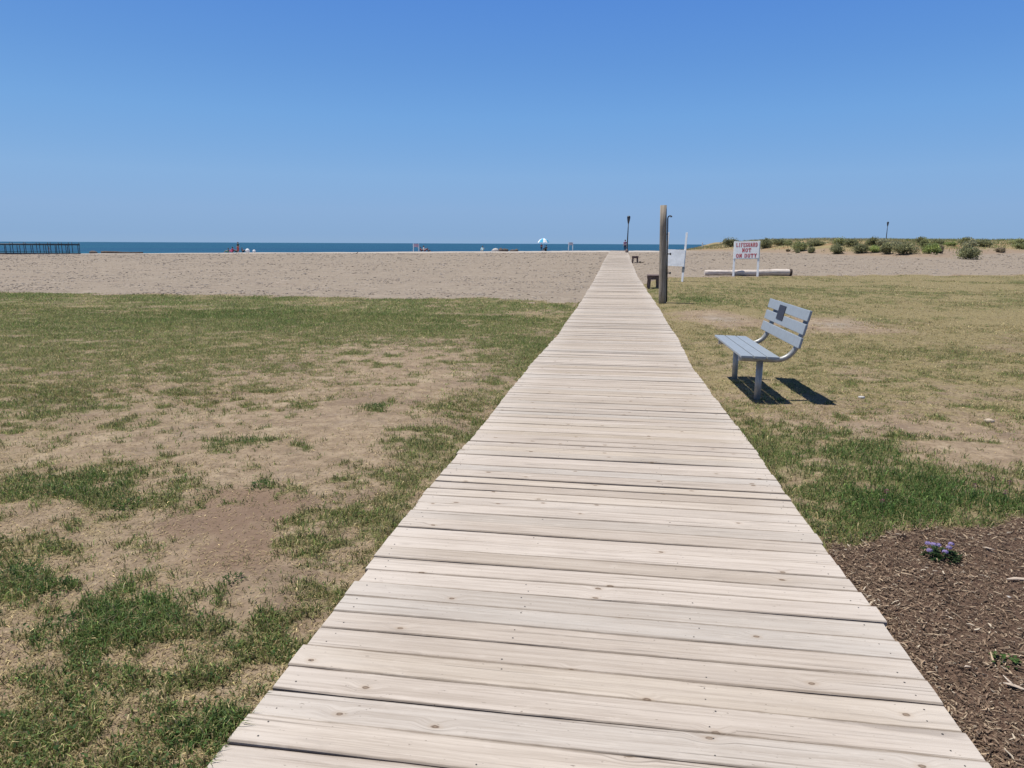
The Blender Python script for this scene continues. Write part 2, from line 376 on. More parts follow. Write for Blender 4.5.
M_hair = simple('hair_dark', (.04, .028, .02), .6)
M_rock = simple('dark_rock', (.13, .105, .09), .9, 0, .35, 3, .3, .6)
M_rockp = simple('pale_rock', (.52, .49, .46), .9, 0, .15, 3, .3, .6)
M_drift = simple('driftwood', (.12, .095, .075), .9, 0, .35, 4, .2, .5)
def cloth(name, c): return simple(name, c, .85, 0, .08, 12, .2)
# round timber: lathe grain
def timber(name, lo, hi, lon):
    m, t, b = newmat(name)
    pos = t.add('ShaderNodeTexCoord').outputs['Object']
    n1 = t.noise(t.vmul(pos, lon), 1, 6, .62, .3); n2 = t.noise(pos, 2.2, 4)
    c = t.mix(t.ss(n1, .35, .65), lo, hi)
    c = t.mix(t.math('MULTIPLY', t.ss(n2, .5, .7), .35), c, tuple(x*.6 for x in lo))
    ch = t.ss(t.noise(t.vmul(pos, tuple(k*1.7 for k in lon)), 1, 2), .62, .68)
    c = t.mix(t.math('MULTIPLY', ch, .6), c, tuple(x*.35 for x in lo))
    t.l.new(c, b.inputs['Base Color']); b.inputs['Roughness'].default_value = .9; b.inputs['Specular IOR Level'].default_value = .2
    bp = t.add('ShaderNodeBump', {'Height': n1, 'Strength': .6, 'Distance': .015}); t.l.new(bp.outputs[0], b.inputs['Normal'])
    return m
M_pole = timber('pole_timber', (.21, .175, .135), (.37, .315, .25), (32, 32, 1.2))
M_log = timber('log_timber', (.50, .42, .36), (.76, .68, .61), (1.3, 22, 22))
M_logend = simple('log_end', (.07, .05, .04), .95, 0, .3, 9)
# ------------------------------------------------------------------ setting
def axis_pts(dense0, dense1, step, grow, lo, hi):
    a = list(np.arange(dense0, dense1+1e-6, step)); s = step
    while a[-1] < hi: s *= grow; a.append(a[-1]+s)
    s = step
    while a[0] > lo: s *= grow; a.insert(0, a[0]-s)
    return np.array(a)
gx = axis_pts(-5.5, 5.0, .045, 1.045, -900, 900); gy = axis_pts(1.0, 9, .045, 1.028, -60, 300)
X, Y = np.meshgrid(gx, gy); xf, yf = X.ravel(), Y.ravel()
Z = gz(xf, yf)
cov = cover(xf, yf); sm = sand_mask(xf, yf); mm = mulch_mask(xf, yf)
dry = np.where(xf < 0, np.interp(yf, [0, 3, 9, 12, 20], [.40, .32, .30, .45, .5]), np.interp(yf, [0, 5, 8, 12, 20, 45], [.45, .42, .48, .62, .78, .85]))
dry = np.clip(dry + .6*(fbm(xf, yf, .9, 4, 71)-.5), 0, 1)
for cx, cy, rx, ry, s in PATCH:
    if s < -.5: dry -= .8*np.exp(-(((xf-cx)/rx)**2+((yf-cy)/ry)**2)*.8)
dry = np.where(sm > .5, dune_s(xf, yf)*np.clip((xf-6)/6, 0, 1), np.clip(dry, 0, 1))
# trodden brown soil in the middle of the bare lawn, pale sandy scrapes on the right lawn
dry = np.where(sm > .3, dry, dry - .75*np.exp(-((xf+2.3)/.45)**2-((yf-3.75)/.38)**2)*sst(.35, .6, fbm(xf, yf, .4, 3, 77)) - .4*np.exp(-((xf+1.9)/.3)**2-((yf-3.2)/.3)**2))
for cx, cy, rx, ry in ((5.25, 17.34, .95, 1.4), (2.8, 18.5, .95, 1.7), (5.9, 17.9, .8, 1.0)):
    sm = np.maximum(sm, .62*np.exp(-((xf-cx)/rx)**2-((yf-cy)/ry)**2)*(.6+.7*fbm(xf, yf, .5, 3, 78)))
ny, nx = X.shape
ii = np.arange(ny*nx).reshape(ny, nx)
F = np.stack([ii[:-1, :-1], ii[:-1, 1:], ii[1:, 1:], ii[1:, :-1]], -1).reshape(-1, 4)
me = rawmesh('ground', np.stack([xf, yf, Z], 1), F, np.full(len(F), 4), [M_ground], np.stack([cov, sm, mm, dry], 1), True)
tag(link(bpy.data.objects.new('ground', me)), kind='structure')
bm = bmesh.new()
vs = [bm.verts.new(p) for p in ((-30000, 105, -1.5), (30000, 105, -1.5), (30000, 40000, -1.5), (-30000, 40000, -1.5))]
bm.faces.new(vs); tag(obj('lake_water', bm, M_water), kind='structure')
# boardwalk: every plank modelled, bowed and slightly out of line
V = []; Fq = []; Fs = []; C = []; NV = []; NF = []
y = -1.6; k = 0; sec = 0.
HW = 1.209
NX = 17
while y < BWEND:
    w = .1385 + random.uniform(-.0015, .0015)
    gap = random.choice([.0035, .004, .0045, .005, .006])
    if k % 17 == 0: sec = random.uniform(-.012, .012)
    yc = y + w/2
    jit = random.gauss(0, .003); ln = HW + random.gauss(0, .0025)
    if 2.95 < yc < 3.09: rise = .002; jit += .012
    elif random.random() < .04: rise = random.uniform(.002, .005)
    else: rise = random.gauss(0, .0011)
    tilt = random.gauss(0, .0018); skew = random.gauss(0, .0016); bow = random.gauss(0, .0022)
    roll = random.gauss(0, .0022)
    zt = float(prof(yc)) + rise
    slope = float(prof(yc+.1)-prof(yc-.1))/.2
    cx = float(xc(yc)) + sec + jit + .035*(float(vnoise(np.array([yc/1.3]), np.array([3.7]), 5)[0])-.5)
    ch = .004
    sect = [(-w/2, -.038), (-w/2, -ch), (-w/2+ch, 0), (0, random.gauss(.0005, .0008)), (w/2-ch, 0), (w/2, -ch), (w/2, -.038)]
    m = len(sect); b0 = len(V); col = (random.random(), random.random(), min(1, max(0, random.gauss(.55, .32))))
    if 2.95 < yc < 3.09: col = (col[0], .2, 1.0)
    for i in range(NX):
        u = -1 + 2*i/(NX-1); x = cx + u*ln
        if i in (0, NX-1): x += random.gauss(0, .002)
        for dy, dz in sect:
            wob = .0016*math.sin(5*u+k)
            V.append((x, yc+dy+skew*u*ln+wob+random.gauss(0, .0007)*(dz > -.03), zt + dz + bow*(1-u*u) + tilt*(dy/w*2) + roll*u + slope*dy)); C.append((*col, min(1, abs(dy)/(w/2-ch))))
    for i in range(NX-1):
        for j in range(m):
            a = b0+i*m+j; bb = b0+i*m+(j+1) % m
            Fq += [a, a+m, bb+m, bb]; Fs.append(4)
    Fq += [b0+j for j in range(m)]; Fs.append(m)
    Fq += [b0+(NX-1)*m+j for j in range(m)][::-1]; Fs.append(m)
    if yc < 22:
        for sx in (-1.13, -.38, .38, 1.13):
            for q in (-.036, .036):
                if random.random() < (.25 if abs(sx) > 1 else .6): continue
                px = cx+sx+random.gauss(0, .012); py = yc+q+random.gauss(0, .006)
                u = (px-cx)/ln
                pz = zt + bow*(1-u*u) + tilt*(q/w*2) + roll*u + slope*q + .0012
                rr = random.uniform(.0028, .0042); n0 = len(NV)
                for e in range(7): NV.append((px+rr*math.cos(e*2*PI/7), py+rr*math.sin(e*2*PI/7), pz))
                NF.append([n0+e for e in range(7)])
    y += w + gap; k += 1
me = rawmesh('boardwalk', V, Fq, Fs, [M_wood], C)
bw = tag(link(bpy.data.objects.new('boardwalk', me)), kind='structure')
me = rawmesh('nail_heads', NV, NF, [7]*len(NF), [M_nail])
tag(link(bpy.data.objects.new('nail_heads', me), bw), kind='stuff')
# ------------------------------------------------------------------ grass
CAMX = .06
def inview(x, y, mx=1.5):
    # generous wedge round the view, so that a step to the side still shows grass
    xr = x*math.cos(.148)+y*math.sin(.148); zf = -x*math.sin(.148)+y*math.cos(.148)
    return (np.abs(xr) < .80*zf+mx)
def offwalk(x, y): return np.abs(x-xc(y)) > 1.214
def scatter(n, y0, y1, power):
    """more points close by: y ~ density falling with distance"""
    u = rs.random(n)
    p = 1-power
    yy = (u*(y1**p-y0**p)+y0**p)**(1/p)
    xx = (rs.random(n)-.5)*2*(1.15*yy+2.5) 
    return xx, yy
def make_blades(x, y, h, w, lean, cols, twoseg=True):
    n = len(x); z = gz(x, y)-.004
    a = rs.random(n)*2*PI; la = rs.random(n)*2*PI
    sx, sy = np.cos(a)*w/2, np.sin(a)*w/2
    lx, ly = np.cos(la)*lean*h, np.sin(la)*lean*h
    up = h*np.sqrt(np.clip(1-lean**2*.8, .05, 1))
    P0 = np.stack([x-sx, y-sy, z], 1); P1 = np.stack([x+sx, y+sy, z], 1)
    T = np.stack([x+lx, y+ly, z+up], 1)
    if twoseg:
        mx_, my_, mz_ = x+lx*.38, y+ly*.38, z+up*.62+.25*h*lean
        Q0 = np.stack([mx_-sx*.75, my_-sy*.75, mz_], 1); Q1 = np.stack([mx_+sx*.75, my_+sy*.75, mz_], 1)
        v = np.stack([P0, P1, Q1, Q0, T], 1).reshape(-1, 3); o = np.arange(n)[:, None]*5
        f = np.concatenate([o+[[0, 1, 2, 3]], o+[[3, 2, 4]]], 1).ravel()
        s = np.tile([4, 3], n); c = np.repeat(cols, 5, 0)
    else:
        v = np.stack([P0, P1, T], 1).reshape(-1, 3); o = np.arange(n)[:, None]*3
        f = (o+[[0, 1, 2]]).ravel(); s = np.full(n, 3); c = np.repeat(cols, 3, 0)
    return v, f, s, c
G_DARK = np.array([.068, .142, .034]); G_MID = np.array([.13, .205, .054]); G_OLIVE = np.array([.26, .27, .095]); STRAW = np.array([.53, .435, .23]); STRAWD = np.array([.23, .175, .085])
def grass_cols(n, lu, dryp):
    u = rs.random((n, 1)); lu = lu[:, None]
    g = G_MID*(1-u)+G_OLIVE*u
    g = g*(1-lu*.75)+(G_DARK*(1-u*.5)+G_MID*u*.5)*lu*.75
    d = rs.random(n) < dryp
    s = STRAWD+(STRAW-STRAWD)*rs.random((n, 1))
    g = np.where(d[:, None], s, g)
    return g*np.exp(rs.normal(0, .42, (n, 1)))
parts = []
def grass_batch(n, y0, y1, power, hfun, wfun, thr, keep, two):
    x, y = scatter(n, y0, y1, power)
    # clump: pull blades together into tufts
    x = x + rs.normal(0, .012, n); y = y + rs.normal(0, .012, n)
    c = cover(x, y)
    pr = np.clip((c-thr[0])/(thr[1]-thr[0]), 0, 1)**1.35*keep
    m = (rs.random(n) < pr) & inview(x, y) & offwalk(x, y) & (y > y0*.9)
    x, y, c = x[m], y[m], c[m]; n = len(x); lu = lush(x, y)
    h = hfun(x, y, c, lu)*(.55+.8*rs.random(n)); w = wfun(y)*(.6+.7*rs.random(n))
    right = sst(7, 16, y)*(x > 0)
    dp = np.clip(.50-.36*lu-.25*(c-.5)+.38*right*(1-lu) - .10*(x < 0)*sst(10, 16, y), .05, .9)
    cols = grass_cols(n, lu, dp)
    parts.append(make_blades(x, y, h, w, .25+.75*rs.random(n)**.6, cols, two))
# near lawn, then mid lawn, then the far lawn
grass_batch(620000, 1.25, 7.5, .9, lambda x, y, c, l: .024+.026*c+.020*l, lambda y: .0040+.0003*y, (.22, .80), 1, True)
grass_batch(800000, 6.5, 18, .6, lambda x, y, c, l: .028+.026*c+.016*l, lambda y: .0040+.00055*y, (.10, .80), .95, False)
grass_batch(600000, 16, 50, .2, lambda x, y, c, l: .038+.03*c+.018*l, lambda y: .006+.0006*y, (.18, .85), .9, False)
# fallen dry blades and litter over the bare ground
def litter(n, y0, y1, power, L, W):
    x, y = scatter(n, y0, y1, power)
    m = inview(x, y) & offwalk(x, y) & (rs.random(n) < (1-sand_mask(x, y))*(1-mulch_mask(x, y))*np.clip(.25+.9*fbm(x, y, .5, 3, 91), 0, 1)*(1-.72*bare(x, y)))
    x, y = x[m], y[m]; n = len(x); z = gz(x, y)
    a = rs.random(n)*2*PI; l = L*(.4+rs.random(n)); w = W*(.6+.7*rs.random(n))*(1+.06*y)
    dx, dy = np.cos(a), np.sin(a)
    bend = rs.normal(0, .25, n)
    P = np.stack([x, y, z+.002+.004*rs.random(n)], 1)
    D = np.stack([dx, dy, rs.normal(0.05, .12, n)], 1)*l[:, None]/2; S = np.stack([-dy, dx, 0*dx], 1)*w[:, None]/2
    Mid = P + np.stack([-dy, dx, 0*dx], 1)*(bend*l*.3)[:, None] + [0, 0, .004]
    v = np.stack([P-D, Mid-S, P+D, Mid+S], 1).reshape(-1, 3)
    f = np.arange(n*4); c = (STRAWD+(STRAW*1.15-STRAWD)*rs.random((n, 1)))*np.exp(rs.normal(-.1, .35, (n, 1)))
    parts.append((v, f, np.full(n, 4), np.repeat(c, 4, 0)))
litter(330000, 1.25, 8, .9, .034, .0032)
litter(300000, 7, 26, .5, .05, .0042)
# small round clover and weed leaves held flat among the lush grass
x, y = scatter(170000, 1.25, 8, .9); lu = lush(x, y); c = cover(x, y)
m = inview(x, y) & offwalk(x, y) & (rs.random(len(x)) < np.clip(lu*1.0+(fbm(x, y, .8, 2, 95) > .6)*.35, 0, .8)*np.clip((c-.3)/.4, 0, 1))
x, y = x[m], y[m]; n = len(x); r = .004+.005*rs.random(n); a = rs.random(n)*6.283
nrm = np.stack([rs.normal(0, .7, n), rs.normal(0, .7, n), np.ones(n)], 1); nrm /= np.linalg.norm(nrm, axis=1)[:, None]
t1 = np.cross(nrm, np.stack([np.cos(a), np.sin(a), 0*a], 1)); t1 /= np.linalg.norm(t1, axis=1)[:, None]; t2 = np.cross(nrm, t1)
cpt = np.stack([x, y, gz(x, y)+.006+.038*rs.random(n)], 1)
v = np.stack([cpt+(t1*math.cos(q*PI/3)+t2*math.sin(q*PI/3)*.55)*r[:, None] for q in range(6)], 1).reshape(-1, 3)
cc = (np.array([.05, .115, .03])+np.array([.06, .06, .02])*rs.random((n, 1)))*np.exp(rs.normal(0, .25, (n, 1)))
parts.append((v, np.arange(n*6), np.full(n, 6), np.repeat(cc, 6, 0)))
v0 = 0; VV = []; FF = []; SS = []; CC = []
for v, f, s, c in parts:
    VV.append(v); FF.append(f+v0); SS.append(s); CC.append(c); v0 += len(v)
me = rawmesh('grass', np.concatenate(VV), np.concatenate(FF), np.concatenate(SS), [M_blade], np.concatenate(CC))
tag(link(bpy.data.objects.new('grass', me)), 'patchy lawn of green and straw coloured grass beside the boardwalk', 'grass', kind='stuff')
# dune grass: loose tufts of tall blades over the dune
n = 130000
x = rs.uniform(6, 110, n); y = rs.uniform(68, 135, n); ds = dune_s(x, y)
cl = fbm(x, y, 2.5, 3, 101)
m = (rs.random(n) < sst(.12, .6, ds)*np.clip((x-6)/8, 0, 1)*sst(.30, .58, cl))
x, y = x[m], y[m]; n = len(x)
gcol = np.where((rs.random((n, 1)) < np.clip((x[:, None]-30)/20, .22, .65)), np.array([[.22, .27, .09]]), np.array([[.36, .32, .18]]))*(.7+.6*rs.random((n, 1)))
bl = make_blades(x, y, .15+.3*rs.random(n), .05+.05*rs.random(n), .2+.5*rs.random(n), gcol, False)
me = rawmesh('dune_grass', *bl[:3], [M_blade], bl[3])
tag(link(bpy.data.objects.new('dune_grass', me)), 'dry and yellow green grass growing over the low dune', 'dune grass', kind='stuff')
# ------------------------------------------------------------------ mulch bed chips
n = 230000
x = 1.2+5.5*rs.random(n)**1.45; y = .9+4.6*rs.random(n)**.9
m = (rs.random(n) < mulch_mask(x, y-.16*rs.random(n)**2.5)) & (np.abs(x-xc(y)) > 1.222) & inview(x, y, 3)
x, y = x[m], y[m]; n = len(x)
L = np.exp(rs.normal(math.log(.0105), .6, n)); L = np.clip(L, .003, .075); W = np.clip(L*rs.uniform(.08, .32, n), .0014, .0065); T = W*rs.uniform(.25, .5, n)
z = gz(x, y) + .002 + .010*rs.random(n)
a = rs.random(n)*2*PI; pt = rs.normal(0, .22, n)
D = np.stack([np.cos(a)*np.cos(pt), np.sin(a)*np.cos(pt), np.sin(pt)], 1)*(L/2)[:, None]
S = np.stack([-np.sin(a), np.cos(a), rs.normal(0, .3, n)], 1)*(W/2)[:, None]
N = np.stack([0*a, 0*a, 1+0*a], 1)*T[:, None]
c0 = np.stack([x, y, z], 1); bn = np.stack([-np.sin(a), np.cos(a), 0*a], 1)*(rs.normal(0, .12, n)*L)[:, None]
tp = rs.uniform(.35, 1, (n, 1))
vv = np.stack([c0-D-S*tp, c0-D+S*tp, c0+S+bn, c0+D+S*tp*.6, c0+D-S*tp*.6, c0-S+bn,
               c0-D-S*tp+N, c0-D+S*tp+N, c0+S+bn+N*1.3, c0+D+S*tp*.6+N, c0+D-S*tp*.6+N, c0-S+bn+N*1.3], 1).reshape(-1, 3)
quads = np.array([[6, 7, 8, 11], [11, 8, 9, 10], [0, 5, 11, 6], [5, 4, 10, 11], [1, 7, 8, 2], [2, 8, 9, 3], [0, 6, 7, 1], [4, 3, 9, 10]])
f = (np.arange(n)[:, None, None]*12+quads[None]).reshape(-1)
pal = np.array([[.085, .056, .038], [.155, .102, .068], [.215, .148, .10], [.285, .203, .136], [.37, .28, .19], [.48, .40, .30]])
ci = rs.choice(6, n, p=[.15, .26, .27, .18, .105, .035])
cc = pal[ci]*(.75+.5*rs.random((n, 1)))
me = rawmesh('bark_mulch', vv, f, np.full(n*8, 4), [M_chip], np.repeat(cc, 12, 0))
tag(link(bpy.data.objects.new('bark_mulch', me)), 'loose brown bark mulch in the bed beside the boardwalk', 'mulch', kind='stuff')
# ------------------------------------------------------------------ pebbles on the beach
def stone_bm(r, seed, flat=.6):
    bm = bmesh.new(); bmesh.ops.create_icosphere(bm, subdivisions=2, radius=r)
    rr = random.Random(seed); ph = [rr.uniform(0, 6) for _ in range(6)]
    for v in bm.verts:
        q = v.co/r
        k = 1+.16*math.sin(2.3*q.x+ph[0])+.14*math.sin(2.9*q.y+ph[1])+.1*math.sin(4*q.z+ph[2])+.06*math.sin(7*q.x+5*q.y+ph[3])
        v.co = Vector((q.x*k*r*1.2, q.y*k*r*.9, q.z*k*r*flat))
    return bm
ico = bmesh.new(); bmesh.ops.create_icosphere(ico, subdivisions=1, radius=1)
iv = np.array([v.co[:] for v in ico.verts]); fi = np.array([[v.index for v in f_.verts] for f_ in ico.faces]); ico.free()
n = 60000
y = 22 + 70*rs.random(n)**1.25; x = rs.uniform(-1, 1, n)*(1.0*y)
m = (sand_mask(x, y) > .5) & offwalk(x, y) & (dune_s(x, y) < .3) & inview(x, y, 4) & (rs.random(n) < sst(.3, .62, fbm(x, y, 1.6, 3, 47))); x, y = x[m], y[m]; n = len(x)
r = np.clip(np.exp(rs.normal(math.log(.019), .45, n)), .010, .05)*(.55+y/60)
sc3 = np.stack([r*1.4, r*1.1, r*.36], 1)*rs.uniform(.7, 1.3, (n, 3)); an = rs.random(n)*6.28
vv = iv[None]*sc3[:, None]; ca, sa = np.cos(an)[:, None], np.sin(an)[:, None]
vv = np.stack([vv[..., 0]*ca-vv[..., 1]*sa, vv[..., 0]*sa+vv[..., 1]*ca, vv[..., 2]], -1) + np.stack([x, y, gz(x, y)+r*.2], 1)[:, None]
pal = np.array([[.14, .112, .09], [.24, .195, .155], [.37, .305, .248], [.52, .45, .38]])
cc = pal[rs.choice(4, n, p=[.07, .28, .40, .25])]*(.8+.4*rs.random((n, 1)))
me = rawmesh('pebbles', vv.reshape(-1, 3), (np.arange(n)[:, None, None]*len(iv)+fi[None]).ravel(), np.full(n*len(fi), 3), [M_stone], np.repeat(cc, len(iv), 0), True)
tag(link(bpy.data.objects.new('pebbles', me)), 'small pebbles strewn over the beige sand', 'pebbles', kind='stuff')
def G(x, y): return float(gz(np.array([x]), np.array([y]))[0])
# ------------------------------------------------------------------ park bench
def bench():
    ox, oy, a, Ln = 1.469, 7.914, 1.597, 1.814
    gzv = -.15
    o = thing('park_bench', (ox, oy, gzv), 'grey metal park bench with six slats and a dark plaque on its backrest', 'bench', rz=a)
    # local x: along the bench, local -y: towards the rear (right)
    def prof_slats(bm, d0, z0, d1, z1, gapv, lift):
        dv = Vector((0, -(d1-d0), z1-z0)); Lp = dv.length; dv.normalize(); nv = Vector((1, 0, 0)).cross(dv)
        if nv.z < 0: nv = -nv
        w = (Lp-2*gapv)/3; R3 = Matrix((Vector((1, 0, 0)), dv, nv)).transposed()
        for i in range(3):
            cpt = Vector((Ln/2, -d0, z0)) + dv*(w/2+i*(w+gapv)) - nv*.014
            add_box(bm, cpt, (Ln, w, .028), R3, .006)
        return dv, nv
    bm = bmesh.new(); prof_slats(bm, 0, .536, .417, .526, .012, 0); s = obj('seat', bm, M_alu, o)
    bm = bmesh.new(); dv, nv = prof_slats(bm, .60, .629, .695, 1.045, .034, 0); bk = obj('backrest', bm, M_alu, o)
    # plaque across the two upper slats, towards the far end
    bm = bmesh.new(); add_box(bm, Vector((Ln*.59, -.60, .629))+dv*.30+nv*.004, (.30, .18, .006), Matrix((Vector((1, 0, 0)), dv, nv)).transposed(), .001)
    obj('plaque', bm, M_plq, o)
    li = .225
    for lx in (li, Ln-li):
        bm = bmesh.new(); pts = [(lx, -.02, .47)]
        for q in np.linspace(0, 1, 4): pts.append((lx, -.06-.32*q, .467-.006*q))
        # bend up into the back
        P0, P1, P2 = Vector((lx, -.40, .458)), Vector((lx, -.615, .45)), Vector((lx, -.675, .70))
        for q in np.linspace(0, 1, 9): pts.append(tuple(P0*(1-q)**2+P1*2*q*(1-q)+P2*q*q))
        pts.append((lx, -.755, 1.03))
        add_tube(bm, pts, .03, 12); obj('frame', bm, M_galv, o)
        bm = bmesh.new(); add_tube(bm, [(lx, -.258, -.12), (lx, -.258, .445)], .037, 14); obj('leg', bm, M_galv, o)
bench()
# ------------------------------------------------------------------ shower post with pipe
px_, py_ = 1.565, 22.95
g0 = G(px_, py_)
o = thing('shower_post', (px_, py_, g0), 'tall round weathered timber post with a shower pipe, right of the boardwalk', 'post')
bm = bmesh.new(); pts = [(.007, 0, -.2), (-.014, 0, .4), (-.049, 0, 1.4), (-.084, 0, 2.4), (-.108, 0, 3.09)]
add_tube(bm, pts, [.122, .120, .115, .108, .102], 20); obj('post', bm, M_pole, o)
bm = bmesh.new()
hp = [(.133, -.03, .05), (.058, -.03, 2.2), (.041, -.03, 2.68)]
for q in np.linspace(0, 1, 6): hp.append((.041+.06*(1-math.cos(q*PI/2)), -.03-.0*q, 2.68+.08*math.sin(q*PI/2)))
hp += [(.141, -.03, 2.765)]
add_tube(bm, hp, .02, 8); obj('pipe', bm, M_steel, o)
bm = bmesh.new(); add_tube(bm, [(.137, -.03, 2.77), (.155, -.03, 2.72)], [.02, .032], 10); obj('shower_head', bm, M_steel, o)
for zt in (.98, 1.58):
    bm = bmesh.new(); add_tube(bm, [(.12-.03*zt, -.04, zt), (.23-.03*zt, -.06, zt)], .016, 8); add_tube(bm, [(.225-.03*zt, -.06, zt-.035), (.225-.03*zt, -.06, zt+.035)], .022, 8); obj('tap', bm, M_steel, o)
bm = bmesh.new(); add_box(bm, (.03, -.02, 2.2), (.1, .05, .03)); add_box(bm, (.085, -.02, .8), (.1, .05, .03)); obj('pipe_clamp', bm, M_steel, o)['kind'] = 'stuff'
# dark oval on the lawn is the cast shadow of the post top, nothing modelled
# ------------------------------------------------------------------ small timber benches seen end on
def stool(loc, label):
    o = thing('timber_bench', loc, label, 'bench', 'small backless timber benches beside the boardwalk')
    bm = bmesh.new()
    for i in range(4): add_box(bm, (-.2025+.135*i, .5, .545), (.128, 1.1, .04), None, .006)
    obj('seat', bm, M_brownwood, o)
    for yv in (.04, .96):
        bm = bmesh.new(); add_box(bm, (0, yv, .455), (.52, .05, .14), None, .005); obj('apron', bm, M_brownwood, o)
        for sx in (-1, 1):
            bm = bmesh.new(); add_box(bm, (sx*.19, yv+.052, .22), (.11, .05, .60), Matrix.Rotation(-sx*.05, 3, 'Y'), .005); obj('leg', bm, M_brownwood, o)
    return o
b1 = stool((1.66, 30.4, G(1.66, 30.6)), 'dark brown backless timber bench half hidden behind the tall shower post')
b2 = copy_tree(b1); b2.location = (1.57, 59.5, G(1.57, 59.9)); b2['label'] = 'smaller looking brown timber bench far out on the sand beside the boardwalk'
# ------------------------------------------------------------------ blank white board with leaning posts
sx0, sy0 = 2.9, 36.1
o = thing('notice_board', (sx0, sy0, G(sx0, sy0)), 'blank white notice board on two leaning white posts behind the shower post', 'sign')
o.rotation_euler = (math.radians(-12), math.radians(2.0), math.radians(-8))
for lx in (-.45, .45):
    bm = bmesh.new(); add_box(bm, (lx, 0, 1.0 if lx > 0 else 1.18), (.10, .10, 3.0 if lx > 0 else 2.6), None, .006); obj('post', bm, M_white, o)
bm = bmesh.new(); add_box(bm, (-.02, -.065, 1.19), (.98, .025, .84), None, .004); obj('panel', bm, M_whitedirty, o)
bm = bmesh.new(); add_box(bm, (.455, -.053, .62), (.13, .006, .26)); obj('grey_patch', bm, simple('patch_grey', (.20, .22, .23), .7), o)  # grey area on the right post just below the panel
# ------------------------------------------------------------------ lifeguard sign
STK = {  # slab letters on a 0..1 x 0..1 cell: lists of strokes (x0,y0,x1,y1,w)
 'L': [(.22, 0, .22, 1), (.05, .06, .9, .06), (.86, .06, .86, .3), (.05, .94, .4, .94)],
 'I': [(.5, 0, .5, 1), (.25, .06, .75, .06), (.25, .94, .75, .94)],
 'F': [(.22, 0, .22, 1), (.05, .06, .42, .06), (.05, .94, .92, .94), (.88, .94, .88, .72), (.22, .52, .66, .52)],
 'E': [(.22, 0, .22, 1), (.05, .06, .92, .06), (.05, .94, .92, .94), (.88, .94, .88, .74), (.88, .06, .88, .26), (.22, .52, .66, .52)],
 'G': [(.16, .25, .16, .75), (.16, .75, .38, .95), (.38, .94, .72, .94), (.72, .94, .88, .7), (.16, .25, .38, .05), (.38, .06, .72, .06), (.72, .06, .84, .2), (.84, .1, .84, .45), (.58, .45, .96, .45)],
 'U': [(.2, .25, .2, 1), (.8, .25, .8, 1), (.2, .25, .36, .05), (.8, .25, .64, .05), (.36, .05, .64, .05), (.05, .94, .36, .94), (.64, .94, .95, .94)],
 'A': [(.15, 0, .48, 1), (.85, 0, .52, 1), (.28, .33, .72, .33), (.02, .05, .34, .05), (.66, .05, .98, .05)],
 'R': [(.22, 0, .22, 1), (.05, .06, .42, .06), (.05, .94, .66, .94), (.66, .94, .82, .74), (.82, .74, .66, .5), (.22, .5, .66, .5), (.52, .5, .84, .04), (.72, .05, .98, .05)],
 'D': [(.22, 0, .22, 1), (.05, .06, .6, .06), (.05, .94, .6, .94), (.6, .94, .84, .7), (.84, .7, .84, .3), (.84, .3, .6, .06)],
 'N': [(.2, 0, .2, 1), (.8, 0, .8, 1), (.2, 1, .8, 0), (.03, .05, .38, .05), (.03, .95, .25, .95), (.62, .95, .97, .95)],
 'O': [(.16, .28, .16, .72), (.16, .72, .38, .95), (.38, .94, .62, .94), (.62, .95, .84, .72), (.84, .72, .84, .28), (.84, .28, .62, .05), (.62, .06, .38, .06), (.38, .05, .16, .28)],
 'T': [(.5, 0, .5, 1), (.28, .06, .72, .06), (.06, .94, .94, .94), (.1, .94, .1, .7), (.9, .94, .9, .7)],
 'Y': [(.5, 0, .5, .48), (.5, .48, .15, 1), (.5, .48, .85, 1), (.28, .05, .72, .05), (.0, .95, .32, .95), (.68, .95, 1, .95)]}
def lettering(bm, text, cx, cz, cw, chh, gapx, y, sw):
    tot = sum((cw if c_ != ' ' else cw*.55)+gapx for c_ in text)-gapx; x = cx-tot/2; j = 0
    for c_ in text:
        if c_ == ' ': x += cw*.55+gapx; continue
        for (a, b_, c2, d2) in STK[c_]:
            p = Vector((x+a*cw, 0, cz+(b_-.5)*chh)); q = Vector((x+c2*cw, 0, cz+(d2-.5)*chh)); d = q-p
            vert = abs(d.z) > abs(d.x)
            w_ = sw if vert else sw*.55
            add_box(bm, ((p.x+q.x)/2, y-.0004*(j % 7), (p.z+q.z)/2), (d.length+ (0 if vert else w_*.3), .004, w_), Matrix.Rotation(-math.atan2(d.z, d.x), 3, 'Y')); j += 1
        x += cw+gapx
lx0, ly0 = 7.58, 42.75
g0 = G(lx0, ly0)
o = thing('lifeguard_sign', (lx0, ly0, g0), 'white sign reading LIFEGUARD NOT ON DUTY in red, in front of the log', 'sign', scale=.968)
o.rotation_euler = (math.radians(-8), math.radians(-1.5), math.radians(-14))
for s in (-1, 1):
    bm = bmesh.new(); add_box(bm, (s*.70, 0, .92), (.125, .09, 2.42), None, .006); obj('post', bm, M_white, o)
bm = bmesh.new(); add_box(bm, (0, -.058, 1.60), (1.44, .02, 1.03), None, .004); pn = obj('panel', bm, M_white, o)
bm = bmesh.new(); lettering(bm, 'LIFEGUARD', 0, 1.90, .116, .25, .023, -.071, .040); lettering(bm, 'NOT', 0, 1.58, .15, .235, .034, -.071, .045); lettering(bm, 'ON DUTY', 0, 1.25, .155, .235, .029, -.071, .046)
obj('lettering', bm, M_red, pn)
bm = bmesh.new(); add_box(bm, (0, -.056, 1.07), (1.46, .03, .035)); obj('bottom_rail', bm, simple('grey_edge', (.42, .44, .46), .6), o)
